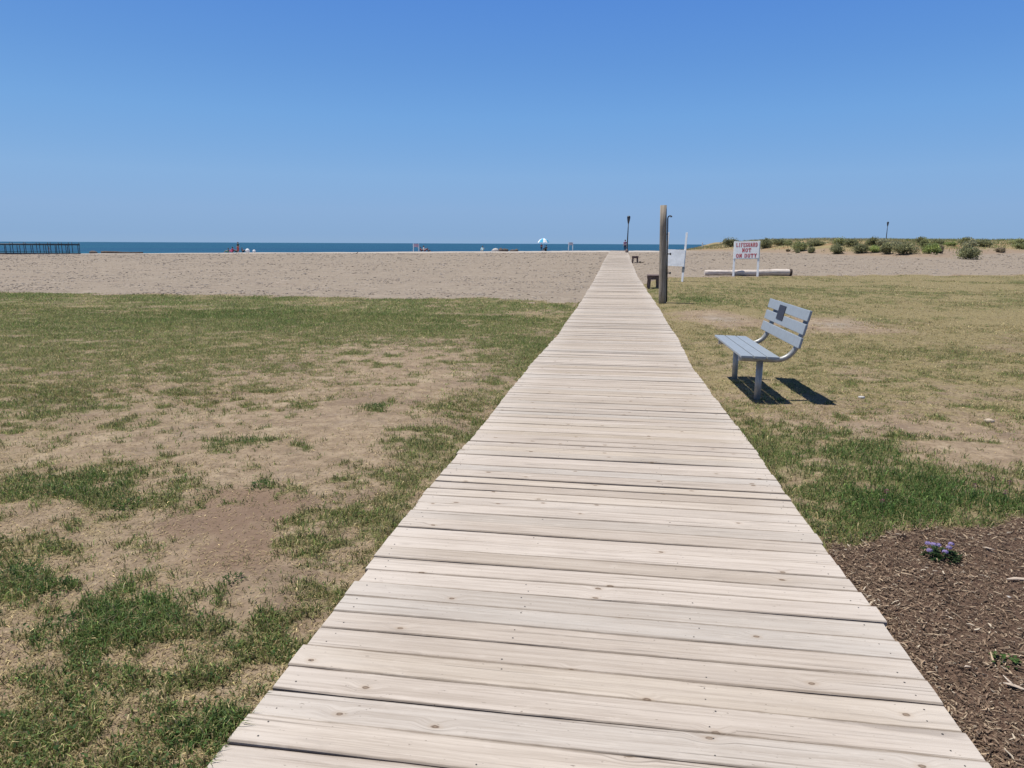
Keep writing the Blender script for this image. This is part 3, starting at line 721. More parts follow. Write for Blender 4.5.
# ------------------------------------------------------------------ log
x0, y0 = 5.26, 43.0; Ll = 5.12
g0 = G(8, 43.3)-.02
o = thing('beach_log', (x0, y0, g0+.01), 'long pale bleached log lying behind the lifeguard sign', 'log', rz=math.radians(6.5))
bm = bmesh.new(); pts = []; rr = []
for i in range(25):
    u = i/24; pts.append((u*Ll, .02*math.sin(3*u), .16+.05*u+.008*math.sin(9*u))); rr.append(.152+.045*u+.006*math.sin(17*u)+.004*math.sin(41*u))
add_tube(bm, pts, rr, 22)
o2 = obj('trunk', bm, M_log, o)
bm = bmesh.new(); add_tube(bm, [(Ll-.13, pts[-2][1], pts[-2][2]), (Ll+.012, pts[-1][1], pts[-1][2])], [.207, .202], 20); obj('dark_end', bm, M_logend, o)  # dark cap and band round the right end of the log
# ------------------------------------------------------------------ lamps
def lamp(loc, h, label):
    o = thing('street_lamp', loc, label, 'street lamp', 'dark lantern lamp posts on the beach')
    bm = bmesh.new(); add_lathe(bm, [(.20, -.2), (.20, .28), (.13, .33), (.10, .5)], n=14); obj('base', bm, M_brownwood, o)
    bm = bmesh.new(); add_tube(bm, [(0, 0, .3), (0, 0, h*.5), (.0, 0, h-.95)], [.085, .07, .055], 12); obj('pole', bm, M_blk, o)
    bm = bmesh.new(); add_lathe(bm, [(.06, h-1.0), (.10, h-.93), (.10, h-.88), (.16, h-.6), (.205, h-.28), (.20, h-.2)], n=16); hd = obj('lantern', bm, M_glassd, o)
    bm = bmesh.new(); add_lathe(bm, [(.225, h-.2), (.215, h-.14), (.12, h-.05), (.03, h-.02), (.03, h)], n=16); obj('cap', bm, M_blk, hd)
    return o
lamp((1.27, 90.5, G(1.27, 90.5)), 4.62, 'dark lantern lamp post standing where the boardwalk ends at the beach crest').rotation_euler = (0, math.radians(1.0), 0)
lz = G(56.5, 160)
lamp((56.5, 160, lz), 1.6+4.3*160/140-lz, 'dark lantern lamp post rising behind the dune shrubs')
# ------------------------------------------------------------------ people
def skin_obj(name, edges_pts, mat, parent, sub=1):
    """continuous skinned surface: list of chains [(point, radius), ...]; equal points are merged"""
    idx = {}; vs = []; rd = []; es = set()
    for ch in edges_pts:
        prev = None
        for p, r in ch:
            key = tuple(round(c_, 4) for c_ in p)
            if key not in idx: idx[key] = len(vs); vs.append(p); rd.append(r)
            i = idx[key]
            if prev is not None and prev != i: es.add((prev, i))
            prev = i
    me = bpy.data.meshes.new(name); me.from_pydata(vs, list(es), []); me.materials.append(mat)
    ob = link(bpy.data.objects.new(name, me), parent)
    sm = ob.modifiers.new('skin', 'SKIN')
    sv = me.skin_vertices[0].data if me.skin_vertices else None
    if sv is None:
        return ob
    for i, r in enumerate(rd):
        sv[i].radius = (r, r); sv[i].use_root = (i == 0)
    sm.use_smooth_shade = True
    ss = ob.modifiers.new('sub', 'SUBSURF'); ss.levels = sub; ss.render_levels = sub
    return ob
def person(loc, rz, label, top, bottom, pose='stand', hair=M_hair, scale=1.0, bare=False):
    o = thing('person', loc, label, 'person', rz=rz, scale=scale)
    if pose == 'stand':
        hip, zc = Vector((0, 0, .95)), 0
        J = dict(chest=Vector((0, .0, 1.32)), neck=Vector((0, 0, 1.48)), head=Vector((0, .01, 1.60)), crown=Vector((0, .0, 1.70)))
        legs = [[(Vector((s*.09, 0, .88)), .085), (Vector((s*.10, .015, .48)), .058), (Vector((s*.10, -.02, .09)), .036), (Vector((s*.115, .12, .035)), .03)] for s in (-1, 1)]
        arms = [[(Vector((s*.19, 0, 1.40)), .05), (Vector((s*.25, -.02, 1.13)), .038), (Vector((s*.26, .06, .89)), .027)] for s in (-1, 1)]
    else:  # sitting on the sand, knees drawn up
        hip = Vector((0, 0, .12))
        J = dict(chest=Vector((0, -.10, .48)), neck=Vector((0, -.10, .63)), head=Vector((0, -.06, .75)), crown=Vector((0, -.06, .85)))
        legs = [[(Vector((s*.10, .03, .11)), .085), (Vector((s*.13, .42, .40)), .06), (Vector((s*.13, .62, .06)), .038), (Vector((s*.14, .75, .035)), .03)] for s in (-1, 1)]
        arms = [[(Vector((s*.19, -.08, .55)), .05), (Vector((s*.26, .06, .36)), .038), (Vector((s*.16, .27, .42)), .027)] for s in (-1, 1)]
    spine = [(hip, .12), ((hip+J['chest'])/2, .11), (J['chest'], .125), (J['neck'], .05), (J['head'], .088), (J['crown'], .075)]
    hands = []
    for a in arms:
        w = a[-1][0]; d = (w-a[-2][0]).normalized(); palm = w+d*.07
        hands.append([(w, .027), (palm, .03)])
        sd = d.orthogonal().normalized()
        for i, ln in enumerate((.07, .085, .08, .06)):
            hands.append([(palm, .03), (palm+sd*(.021*(i-1.5))+d*ln*.5, .009), (palm+sd*(.024*(i-1.5))+d*ln+d.cross(sd)*.02, .008)])
        hands.append([(w+d*.02, .026), (w+d*.05+sd*.05, .01)])
    body = [spine] + [[(hip, .12)]+l for l in legs] + [[(J['chest'], .125)]+a for a in arms] + hands
    nose = J['head']+Vector((0, .085, 0))
    body.append([(J['head'], .088), (nose, .018)])
    skin_obj('body', body, M_skin, o, 1)
    k = 1.13
    if top:
        skin_obj('shirt', [[(hip+(J['chest']-hip)*.15, .135), ((hip+J['chest'])/2, .125*k), (J['chest'], .14*k), (J['chest']*.35+J['neck']*.65, .075)]] + [[(J['chest'], .14*k), (a[0][0], .068), ((a[0][0]+a[1][0])/2, .06)] for a in arms], top, o)
    if bottom:
        skin_obj('trousers', [[(hip+(J['chest']-hip)*.2, .13), (hip, .138)]]+[[(hip, .138), (l[0][0], .10), (l[1][0], .072), (l[1][0]*.4+l[2][0]*.6, .058)] for l in legs], bottom, o)
    bm = bmesh.new(); bmesh.ops.create_uvsphere(bm, u_segments=14, v_segments=8, radius=.112)
    for v in bm.verts:
        v.co = v.co*(1 if v.co.z > -.02 else .9); v.co += J['head']+Vector((0, -.03, .05))
    obj('hair', bm, hair, o, True)
    for s in (-1, 1):
        bm = bmesh.new(); bmesh.ops.create_icosphere(bm, subdivisions=1, radius=.012, matrix=Matrix.Translation(J['head']+Vector((s*.032, .086, .02)))); obj('eye', bm, M_blk, o)
    return o
c_pink = cloth('cloth_pink', (.55, .09, .20)); c_mauve = cloth('cloth_mauve', (.30, .15, .24)); c_navy = cloth('cloth_navy', (.03, .045, .09)); c_red = cloth('cloth_red', (.55, .09, .08))
c_dgreen = cloth('cloth_dark_green', (.03, .06, .05)); c_white = cloth('cloth_white', (.80, .80, .80)); c_cyan = cloth('cloth_pale_blue', (.50, .72, .76)); c_maroon = cloth('cloth_maroon', (.22, .05, .06)); c_green = cloth('cloth_green', (.06, .22, .16)); c_blk = cloth('cloth_black', (.02, .02, .025)); c_khaki = cloth('cloth_khaki', (.42, .44, .38))
person((1.10, 99, G(1.1, 99)), .4, 'person in mauve top and dark trousers beside the lamp post at the boardwalk end', c_mauve, c_navy, scale=.94)
person((-57.78, 101, G(-57.78, 101)), 2.8, 'person standing in dark green top and red shorts, tallest of the group on the sand', c_dgreen, c_red, scale=.92)
person((-58.9, 101.2, G(-58.9, 101.2)), 1.2, 'person in bright pink sitting at the left of the beach group', c_pink, c_pink, 'sit')
person((-59.75, 101.4, G(-59.75, 101.4)), 1.8, 'person in green sitting furthest left in the beach group', c_green, c_green, 'sit', scale=.85)
person((-58.35, 101.6, G(-58.35, 101.6)), 2.2, 'person in black sitting just left of the standing figure', c_blk, c_dgreen, 'sit')
person((-57.13, 101.1, G(-57.1, 101)), -1.4, 'person in navy sitting between the standing figure and the white bag', c_navy, c_blk, 'sit', scale=.85)
person((-28.2, 101, G(-28.2, 101)), -1.2, 'person in white top sitting beside the small sign at the water', c_white, c_maroon, 'sit')
person((-28.75, 101.2, G(-28.7, 101)), -1.0, 'person in maroon sitting close to the posts of the small sign', c_maroon, c_blk, 'sit', scale=.8)
person((-27.65, 101.1, G(-27.7, 101)), -1.6, 'person in black hunched at the right of the white-topped sitter', c_blk, c_blk, 'sit', scale=.62)
person((-20.4, 106, G(-20.4, 106)), PI, 'person in pale blue alone at the water between sign and boulders', c_cyan, c_cyan, 'sit', scale=.95)
person((-10.95, 102.6, G(-10.95, 102.6)), 3.0, 'person in maroon and black standing under the blue parasol', c_maroon, c_blk, scale=.62)
person((-10.3, 102.6, G(-10.3, 102.6)), 2.6, 'person in dark green sitting in the shade of the blue parasol', c_dgreen, c_dgreen, 'sit', scale=.95)
# ------------------------------------------------------------------ things far down the beach
def bag(loc, s, label, mat):
    bm = bmesh.new(); bmesh.ops.create_uvsphere(bm, u_segments=18, v_segments=12, radius=s)
    for v in bm.verts:
        v.co.z = max(v.co.z*.9, -.75*s)+.75*s
        v.co.x *= 1+.1*math.sin(9*v.co.z/s); v.co.y *= .7+.08*math.sin(5*v.co.x/s)
    o = thing('beach_bag', loc, label, 'bag'); obj('bag_body', bm, mat, o, True)
    bm = bmesh.new(); add_tube(bm, [(-s*.35, 0, 1.3*s), (-s*.25, 0, 1.62*s), (s*.25, 0, 1.62*s), (s*.35, 0, 1.3*s)], s*.06, 6); obj('handle', bm, mat, o)
bag((-56.25, 101, G(-56.25, 101)), .36, 'large round white beach bag right of the group on the sand', c_white)
bag((-54.9, 100.5, G(-54.9, 100.5)), .26, 'smaller white bag lying right of the big white one', c_white)
def small_sign(xa, xb, y, top, ph, label, mat):
    g0 = G((xa+xb)/2, y)
    o = thing('beach_sign', ((xa+xb)/2, y, g0), label, 'sign', 'small signs near the water')
    for x_ in (xa, xb):
        bm = bmesh.new(); add_box(bm, (x_-(xa+xb)/2, 0, (top-g0)/2-.1), (.10, .09, top-g0+.2), None, .006); obj('post', bm, M_white, o)
    bm = bmesh.new(); add_box(bm, (.06, -.06, top-g0-ph/2-.03), (abs(xb-xa)*.86, .025, ph), None, .004); obj('panel', bm, mat, o)
small_sign(-30.16, -29.34, 102, 1.56, .5, 'small pinkish sign on white posts left of the sitting people', simple('sign_pink', (.50, .36, .46), .6))
small_sign(-7.01, -6.41, 103, 1.85, .4, 'small greyish sign on thin white posts right of the parasol', simple('sign_greyish', (.45, .45, .52), .6))
# parasol
px_, py_ = -10.68, 103.; g0 = G(px_, py_)
o = thing('beach_parasol', (px_, py_, g0), 'blue and white striped beach parasol standing near the water', 'parasol')
bm = bmesh.new(); add_tube(bm, [(0, 0, -.3), (0, 0, 1.86)], .02, 8); obj('pole', bm, M_white, o)
bm = bmesh.new(); NP = 8; c_blue = cloth('canopy_blue', (.08, .40, .60)); tip = bm.verts.new((0, 0, 1.84)); tip2 = bm.verts.new((0, 0, 1.82))
rings = []
for lev, (r, z) in enumerate([(.3, 1.78), (.6, 1.62), (.90, 1.22)]):
    row = []
    for k in range(NP*4):
        a = k*2*PI/(NP*4); sag = (.03*lev)*(1-abs(math.cos(NP/2*a)))
        row.append(bm.verts.new((r*math.cos(a), r*math.sin(a), z+(.05*lev/2)*(1-abs(math.cos(NP*a/2))))))
    rings.append(row)
for k in range(NP*4):
    k2 = (k+1) % (NP*4); mi = (k//4) % 2
    f_ = bm.faces.new((rings[0][k], rings[0][k2], tip)); f_.material_index = mi
    for a, b_ in zip(rings[:-1], rings[1:]):
        f_ = bm.faces.new((b_[k], b_[k2], a[k2], a[k])); f_.material_index = mi
bm.verts.remove(tip2)
cn = obj('canopy', bm, [c_white, c_blue], o)
sol = cn.modifiers.new('thick', 'SOLIDIFY'); sol.thickness = .01
for v in (0,):
    bm = bmesh.new(); add_lathe(bm, [(.02, 1.83), (.03, 1.87), (.01, 1.93)], n=8); obj('finial', bm, M_white, o)
# boulders at the water's edge
def boulder(loc, r, label, mat, seed, flat=.75, sx=1.2):
    bm = stone_bm(r, seed, flat)
    for v in bm.verts: v.co.x *= sx
    o = obj('boulder', bm, mat, None, True); o.location = loc; tag(o, label, 'boulder', 'boulders at the edge of the beach')
boulder((-17.5, 101, G(-17.5, 101)+.12), .36, 'pale grey boulder at the left end of the boulder row', M_rockp, 3, .9, 1.25)
boulder((-16.75, 101, G(-16.8, 101)+.12), .34, 'dark boulder touching the pale grey boulder', M_rock, 4, .9, 1.0)
boulder((-16.0, 101.2, G(-16, 101)+.14), .36, 'dark boulder in the middle of the boulder row', M_rock, 5, .85)
boulder((-15.0, 101, G(-15, 101)+.08), .30, 'dark boulder second from the right in the boulder row', M_rock, 6, .85)
boulder((-14.45, 101, G(-14.4, 101)+.08), .30, 'dark boulder at the right end of the boulder row', M_rock, 8, .9, .9)
boulder((-80.9, 99, G(-80.9, 99)+.1), .42, 'dark rounded boulder beside the end of the pier railing', M_rock, 9, .75, 1.3)
def driftlog(a, b_, r, label):
    a, b_ = Vector(a), Vector(b_); bm = bmesh.new(); pts = []; rr = []
    for i in range(13):
        u = i/12; p = a.lerp(b_, u); p = p+Vector((0, .1*math.sin(5*u), .03*math.sin(8*u))); pts.append(p-a); rr.append(r*(1-.55*u)*(1+.08*math.sin(23*u)))
    add_tube(bm, pts, rr, 10); o = obj('driftwood_log', bm, M_drift); o.location = a; tag(o, label, 'driftwood')
driftlog((-79.6, 99, G(-79.6, 99)+.14), (-72.8, 99.5, G(-72.8, 99.5)+.08), .22, 'long dark driftwood log stretched along the water line right of the pier')
driftlog((-32.6, 85.05, G(-32.6, 85)+.05), (-32.4, 85.2, G(-32.5, 85)+.26), .05, 'short dark stick of driftwood upright in open sand')
driftlog((1.92, 59.3, G(1.92, 59.3)+.05), (2.25, 59.35, G(2.2, 59.3)+.04), .07, 'short brown piece of driftwood beside the far timber bench')
# pier with railing
pz = -.17; pyv = 95.; xl, xr = -112., -80.75
g0 = G(-90, 95)
o = thing('pier', (0, pyv, 0), 'long dark pier with metal railing running out at the far left', 'pier')
bm = bmesh.new(); add_box(bm, ((xl+xr)/2, 0, pz+.0), (xr-xl, 2.2, .18), None, .01); obj('deck', bm, M_blk, o)
xx_ = xl+.3
while xx_ < xr:
    bm = bmesh.new(); add_box(bm, (xx_, 0, pz-.6), (.22, 2.0, 1.02)); obj('pile', bm, M_blk, o); xx_ += 4.0
for yr in (-1.02, 1.02):
    bm = bmesh.new(); xx_ = xr-.1; i = 0
    for zr in (1.42, 1.30): add_tube(bm, [(xl, yr, pz+zr), (xr, yr, pz+zr)], .055, 6)
    add_tube(bm, [(xl, yr, pz+.25), (xr, yr, pz+.25)], .02, 6)
    rl = obj('railing', bm, M_blk, o)
    sp_ = [.1, .35, 1.3, 2.4, 3.6, 4.0, 5.0, 6.2, 7.4, 8.4, 9.6, 10.8, 12, 13, 14.2, 15.4, 16.6, 18, 20, 22, 24, 26, 28, 30]
    for i, dx in enumerate(sp_):
        bm = bmesh.new(); add_tube(bm, [(xr-dx, yr, pz+.09), (xr-dx, yr, pz+(1.42 if i % 2 else 1.68))], .045, 6); obj('baluster', bm, M_blk, rl)
person((-85.5, 95.4, pz+.09), 1.9, 'person in pale khaki standing on the pier behind its railing', c_khaki, c_white, scale=.55)
# white marker post at the left tip of the dune
bm = bmesh.new(); add_box(bm, (0, 0, .4), (.14, .12, .9), None, .01); o = obj('marker_post', bm, M_white); o.location = (13.5, 115.9, G(13.5, 115.9)); tag(o, 'short white marker post at the left tip of the dune', 'post')
# ------------------------------------------------------------------ dune shrubs
def shrub_mesh(w, h, seed, hue):
    r = np.random.default_rng(seed)
    lobes = []
    for i in range(7):
        a = r.uniform(0, 2*PI); d = r.uniform(0, .62)*w/2
        lobes.append((d*math.cos(a), d*math.sin(a)*.9, h*r.uniform(.30, .62), w*r.uniform(.20, .34), h*r.uniform(.26, .40)))
    n = 2600
    li = r.integers(0, len(lobes), n); lb = np.array(lobes)[li]
    d = r.normal(size=(n, 3)); d /= np.linalg.norm(d, axis=1)[:, None]; rad = r.random(n)**.4*(1+.22*r.normal(size=n))
    c = np.stack([lb[:, 0]+d[:, 0]*lb[:, 3]*rad, lb[:, 1]+d[:, 1]*lb[:, 3]*rad, np.abs(lb[:, 2]+d[:, 2]*lb[:, 4]*rad)], 1)
    # some long upright shoots
    k = 420; c[:k, 2] *= r.uniform(1.0, 1.4, k); c[:k, :2] *= r.uniform(.9, 1.25, (k, 1))
    c[:, 2] = np.minimum(c[:, 2], h*r.uniform(.9, 1.22, n))
    sz = r.uniform(.05, .10, n)[:, None]*(.6+.4*min(1.6, w/1.4))
    u = r.normal(size=(n, 3)); u /= np.linalg.norm(u, axis=1)[:, None]
    v = np.cross(u, r.normal(size=(n, 3))); v /= np.linalg.norm(v, axis=1)[:, None]
    q = np.stack([c-u*sz, c+v*sz*.45, c+u*sz, c-v*sz*.45], 1).reshape(-1, 3)
    base = np.array(hue)
    clump = (.65+.7*vnoise(c[:, 0]*4/w+seed, c[:, 2]*4/h+c[:, 1]*3/w, seed))[:, None]
    col = base*clump*(.7+.6*r.random((n, 1)))
    tipc = r.random((n, 1)) < .12
    col = np.where(tipc, col*np.array([[1.7, 1.5, 1.2]]), col)
    V = [q]; Fl = [np.arange(n*4)]; S = [np.full(n, 4)]; Cc = [np.repeat(col, 4, 0)]
    # woody stems
    off_ = n*4
    for i in range(9):
        a = r.uniform(0, 2*PI); e = np.array([math.cos(a)*w*.33*r.random(), math.sin(a)*w*.33*r.random(), h*.7]); b0 = np.array([e[0]*.15, e[1]*.15, -.08])
        for dd in (np.array([.018, 0, 0]), np.array([0, .018, 0])):
            V.append(np.array([b0-dd, b0+dd, e+dd*.4, e-dd*.4])); Fl.append(np.arange(4)+off_); S.append(np.array([4])); Cc.append(np.tile(np.array([[.09, .07, .05]]), (4, 1))); off_ += 4
    return rawmesh('dune_shrub', np.concatenate(V), np.concatenate(Fl), np.concatenate(S), [M_leaf], np.concatenate(Cc))
SH = [(16.6, 107.9, 1.78, 1.16), (19.8, 99.3, 1.49, 1.19), (21.9, 99.8, 1.63, 0.77), (22.7, 98.4, 0.93, 0.59), (22.3, 91.4, 1.86, 1.15), (23.0, 88.0, 0.83, 0.58), (24.8, 93.6, 1.77, 0.62), (24.8, 84.9, 1.37, 0.97), (27.2, 92.3, 1.49, 0.73), (28.1, 90.4, 1.57, 0.69), (27.2, 84.2, 1.58, 0.85), (30.0, 89.5, 1.43, 0.76), (30.8, 88.2, 1.06, 0.52), (28.9, 81.5, 1.3, 1.05), (30.2, 80.0, 2.13, 1.21), (28.5, 83.6, 1.34, 0.58), (39.2, 99.1, 0.92, 0.77), (35.4, 88.2, 1.17, 1.06), (32.6, 79.6, 1.47, 0.96), (35.2, 83.9, 0.89, 0.74), (42.5, 101.8, 1.61, 0.65), (47.9, 106.2, 1.95, 0.82), (45.3, 99.2, 1.56, 0.85), (33.8, 74.4, 1.76, 1.15), (48.1, 101.4, 2.25, 0.78), (56.1, 109.8, 1.85, 0.63), (53.3, 102.7, 1.73, 0.65), (46.7, 94.4, 1.11, 0.4), (21.2, 92.2, 0.38, 0.23), (21.7, 89.5, 0.49, 0.26), (31.8, 86.7, 1.04, 0.34), (43.7, 101.1, 1.19, 0.39)]
SHL = ['wide dark shrub behind the left edge of the lifeguard sign', 'dark shrub just right of the lifeguard sign', 'low dark shrub on the skyline, second right of the lifeguard sign', 'small shrub on the skyline leaning on the low dark one', 'broad shrub half green half brown in front of the skyline shrubs', 'small round shrub low on the dune front, left part',
 'flat wide shrub alone on the dune skyline', 'round dark shrub standing alone low on the dune front', 'upright dark shrub on the skyline above the lone round shrub', 'flat dark shrub on the skyline right of the upright one', 'round dark shrub on the dune front left of the pale green one', 'tallest skyline shrub left of the dune lamp post',
 'small shrub at the foot of the dune lamp post', 'dense dark shrub below the dune lamp post', 'biggest dark shrub of the dune front, right of the lamp post', 'pale green shrub between two dark shrubs on the dune front', 'small upright shrub on the skyline right of the lamp post', 'leaning dark shrub below the small upright skyline shrub',
 'bright green leafy shrub on the dune front', 'small brownish shrub joined to the bright green one', 'flat dark shrub on the skyline right of the bright green shrub', 'dark skyline shrub above the nearest big shrub', 'grey green shrub directly behind the nearest big shrub', 'nearest and largest shrub, dark, at the foot of the dune on sand',
 'long dark shrub on the skyline right of the nearest big shrub', 'shrub on the skyline near the right end of the dune', 'green shrub at the right end of the dune below the skyline', 'low brown shrub on the right slope of the dune', 'tiny dark shrub at the left foot of the dune', 'tiny black shrub on sand at the foot of the half brown shrub', 'thin grey shrub between the biggest dark shrub and the skyline', 'thin yellow green shrub in the reed patch on the skyline']
dk = (.25, .26, .14); gg = (.31, .335, .165); gy_ = (.35, .35, .225); br = (.29, .24, .16); lg = (.32, .385, .14)
hues = [dk, dk, dk, gg, gg, dk, dk, dk, gg, dk, dk, dk, gy_, dk, dk, lg, dk, gg, lg, br, dk, dk, gy_, dk, dk, gg, gg, br, br, dk, gy_, lg]
for i, ((x, y, w, h), lb) in enumerate(zip(SH, SHL)):
    me = shrub_mesh(w*1.25, h*1.12+.12, 100+i, hues[i])
    ob = link(bpy.data.objects.new('dune_shrub', me)); ob.location = (x, y, G(x, y)-.04)
    tag(ob, lb, 'shrub', 'shrubs on the dune')
# ------------------------------------------------------------------ plants and bits in the foreground
def leaf_clump(n, rad, hgt, L, W, base, seed):
    r = np.random.default_rng(seed); V = []; Fl = []; C = []
    for i in range(n):
        a = r.uniform(0, 2*PI); rr_ = rad*math.sqrt(r.random()); p = np.array([rr_*math.cos(a), rr_*math.sin(a), hgt*r.uniform(.15, 1)*(1-.5*(rr_/rad)**2)])
        a2 = a+r.normal(0, .8); el = r.normal(.25, .35); d = np.array([math.cos(a2)*math.cos(el), math.sin(a2)*math.cos(el), math.sin(el)]); s = np.cross(d, [0, 0, 1.]); s /= np.linalg.norm(s)+1e-9; nn = np.cross(s, d)
        l = L*r.uniform(.6, 1.3); w = W*r.uniform(.7, 1.2)
        o = len(V)
        V += [p, p+d*l*.35+s*w/2+nn*.15*l, p+d*l*.75+s*w*.38+nn*.12*l, p+d*l, p+d*l*.75-s*w*.38+nn*.12*l, p+d*l*.35-s*w/2+nn*.15*l, p+d*l*.5+nn*.06*l]
        for q in range(6): Fl.append([o+6, o+q, o+(q+1) % 6])
        c_ = np.array(base)*r.uniform(.6, 1.45); C += [c_]*7
    return np.array(V), Fl, C
def plant(name, loc, label, cat, n, rad, hgt, L, W, base, seed, group=None):
    o = thing(name, loc, label, cat, group)
    v, f_, c_ = leaf_clump(n, rad, hgt, L, W, base, seed)
    me = rawmesh('foliage', v, f_, [3]*len(f_), [M_leaf], np.array(c_)); link(bpy.data.objects.new('foliage', me), o)
    return o
fx, fy = 1.83, 3.74
o = plant('flower_plant', (fx, fy, G(fx, fy)), 'small bedding plant with purple flower heads in the brown mulch', 'plant', 150, .082, .042, .028, .015, (.04, .075, .025), 3)
M_fl = attr_mat('petals', .6, .25)
for i, (dx, dy, dz) in enumerate([(-.075, -.03, .052), (-.06, .03, .066), (-.022, .0, .072), (.0, -.035, .052), (.028, -.01, .066), (.06, .04, .066), (-.04, .01, .07)]):
    r = np.random.default_rng(50+i); V = []; Fl = []; C = []
    for k in range(46):
        d = r.normal(size=3); d[2] = abs(d[2])+.1; d /= np.linalg.norm(d); t1 = np.cross(d, [.3, .5, .8]); t1 /= np.linalg.norm(t1); t2 = np.cross(d, t1); p = d*np.array([.015, .015, .010]); q = len(V); s = .0055
        V += [p-t1*s, p-t2*s, p+t1*s, p+t2*s]; Fl.append([q, q+1, q+2, q+3]); cc_ = np.array([.29, .23, .42])*r.uniform(.7, 1.5); C += [np.minimum(cc_, .9)]*4
    me = rawmesh('flower', V, Fl, [4]*len(Fl), [M_fl], np.array(C)); ob = link(bpy.data.objects.new('flower', me), o); ob.location = (dx, dy, dz)
plant('weed', (1.63, 2.72, G(1.63, 2.72)), 'small bright green weed sprouting from the mulch near the frame edge', 'weed', 40, .045, .03, .022, .012, (.07, .13, .03), 4)
M_clv = attr_mat('clover', .6, .2)
me = None
for i, (x, y) in enumerate([(1.75, 4.37), (2.44, 4.72), (2.61, 4.85), (2.62, 4.70), (2.73, 4.87), (1.80, 4.45)]):
    h = .085+.02*(i % 3)
    o = thing('clover_flower', (x, y, G(x, y)), 'faded pink clover flower standing in the grass at the mulch edge', 'flower', 'clover flowers at the mulch edge')
    bm = bmesh.new(); add_tube(bm, [(0, 0, 0), (.004, .003, h*.5), (.0, .008, h)], .0014, 5); obj('stem', bm, simple('clover_stem', (.07, .11, .03)) if i == 0 else bpy.data.materials['clover_stem'], o)
    r = np.random.default_rng(70+i); V = []; Fl = []; C = []
    for k in range(60):
        d = r.normal(size=3); d /= np.linalg.norm(d); t1 = np.cross(d, [.3, .5, .8]); t1 /= np.linalg.norm(t1); p = d*.011; q = len(V)
        V += [p-t1*.003, p+t1*.003, p+d*.007]; Fl.append([q, q+1, q+2]); C += [np.array([.40, .19, .22])*r.uniform(.6, 1.3)]*3
    me = rawmesh('flower_head', V, Fl, [3]*len(Fl), [M_clv], np.array(C)); ob = link(bpy.data.objects.new('flower_head', me), o); ob.location = (0, .008, h)
for i, (x, y, s, lb) in enumerate([(-2.83, 2.78, 1.2, 'dark broadleaf weed at the left edge of the lawn'), (-2.54, 2.67, 1.1, 'dark broadleaf weed just right of the leftmost one'), (-1.75, 2.88, .75, 'single small weed alone on bare soil near the boardwalk'), (-2.25, 2.39, 1.0, 'broadleaf weed at the left rim of the big grass clump'), (-1.30, 1.87, 1.25, 'broadleaf weed nearest the boardwalk at the bottom of the lawn'), (-2.31, 4.21, 1.1, 'round green tuft of weed alone in the bare patch'), (-2.95, 3.74, 1.2, 'dark weed at the right end of the long grass clump'), (-2.44, 6.86, 1.2, 'low dark green weed in the middle of the bare lawn')]):
    plant('broadleaf_weed', (x, y, G(x, y)-.005), lb, 'weed', 60, .075*s, .022*s, .030*s, .009*s, (.060, .115, .032), 200+i, 'broadleaf weeds in the lawn left of the boardwalk')
for x, y, r, mt, lb in [(2.93, 8.35, .035, M_rockp, 'whitish stone on dry grass right of the bench'), (3.83, 7.39, .045, simple('tan_stone', (.50, .40, .30), .9), 'tan stone on the bare strip of lawn far right'), (1.95, 3.32, .010, M_rockp, 'tiny white pebble on the mulch below the purple flowers')]:
    o = obj('stone', stone_bm(r, int(r*999), .55), mt, None, True); o.location = (x, y, G(x, y)+r*.25); tag(o, lb, 'stone')
M_palec = timber('pale_chip', (.42, .33, .25), (.64, .54, .44), (3, 60, 60))
for i, (x, y, l, w, a, lb) in enumerate([(2.10, 3.50, .15, .026, .1, 'long pale wood splinter on the mulch at the right frame edge'), (1.585, 2.545, .085, .018, -.55, 'forked pale wood splinter on the mulch below the weed'), (1.47, 2.66, .028, .012, .1, 'short pale wood chip on the mulch left of the weed'), (2.12, 3.86, .06, .014, -.6, 'pale wood chip right of the purple flowers')]):
    bm = bmesh.new(); pts = [(-l/2, 0, .004), (-l*.2, w*.15, .010), (l*.15, -w*.1, .011), (l/2, w*.1, .006)]; add_tube(bm, pts, [w*.15, w*.5, w*.42, w*.1], 7)
    for v in bm.verts: v.co.z = .006+(v.co.z-.006)*.4
    if i == 1: add_tube(bm, [(-l*.1, 0, .006), (-l*.55, w*1.6, .02)], [w*.3, w*.08], 6)
    o = obj('wood_chip', bm, M_palec); o.location = (x, y, G(x, y)+.008); o.rotation_euler = (0, 0, a); tag(o, lb, 'wood chip')
# ------------------------------------------------------------------ sky, sun, camera
EL = math.atan(1/math.hypot(.335, .05)); AZ = math.atan2(-.335, .05)
w = bpy.data.worlds.new('World'); scn.world = w; w.use_nodes = True
nt = w.node_tree; bg = nt.nodes['Background']
sky = nt.nodes.new('ShaderNodeTexSky'); sky.sky_type = 'NISHITA'; sky.sun_disc = False
sky.sun_elevation = EL; sky.sun_rotation = AZ; sky.air_density = .5; sky.dust_density = 0; sky.ozone_density = 10.0; sky.altitude = 3000
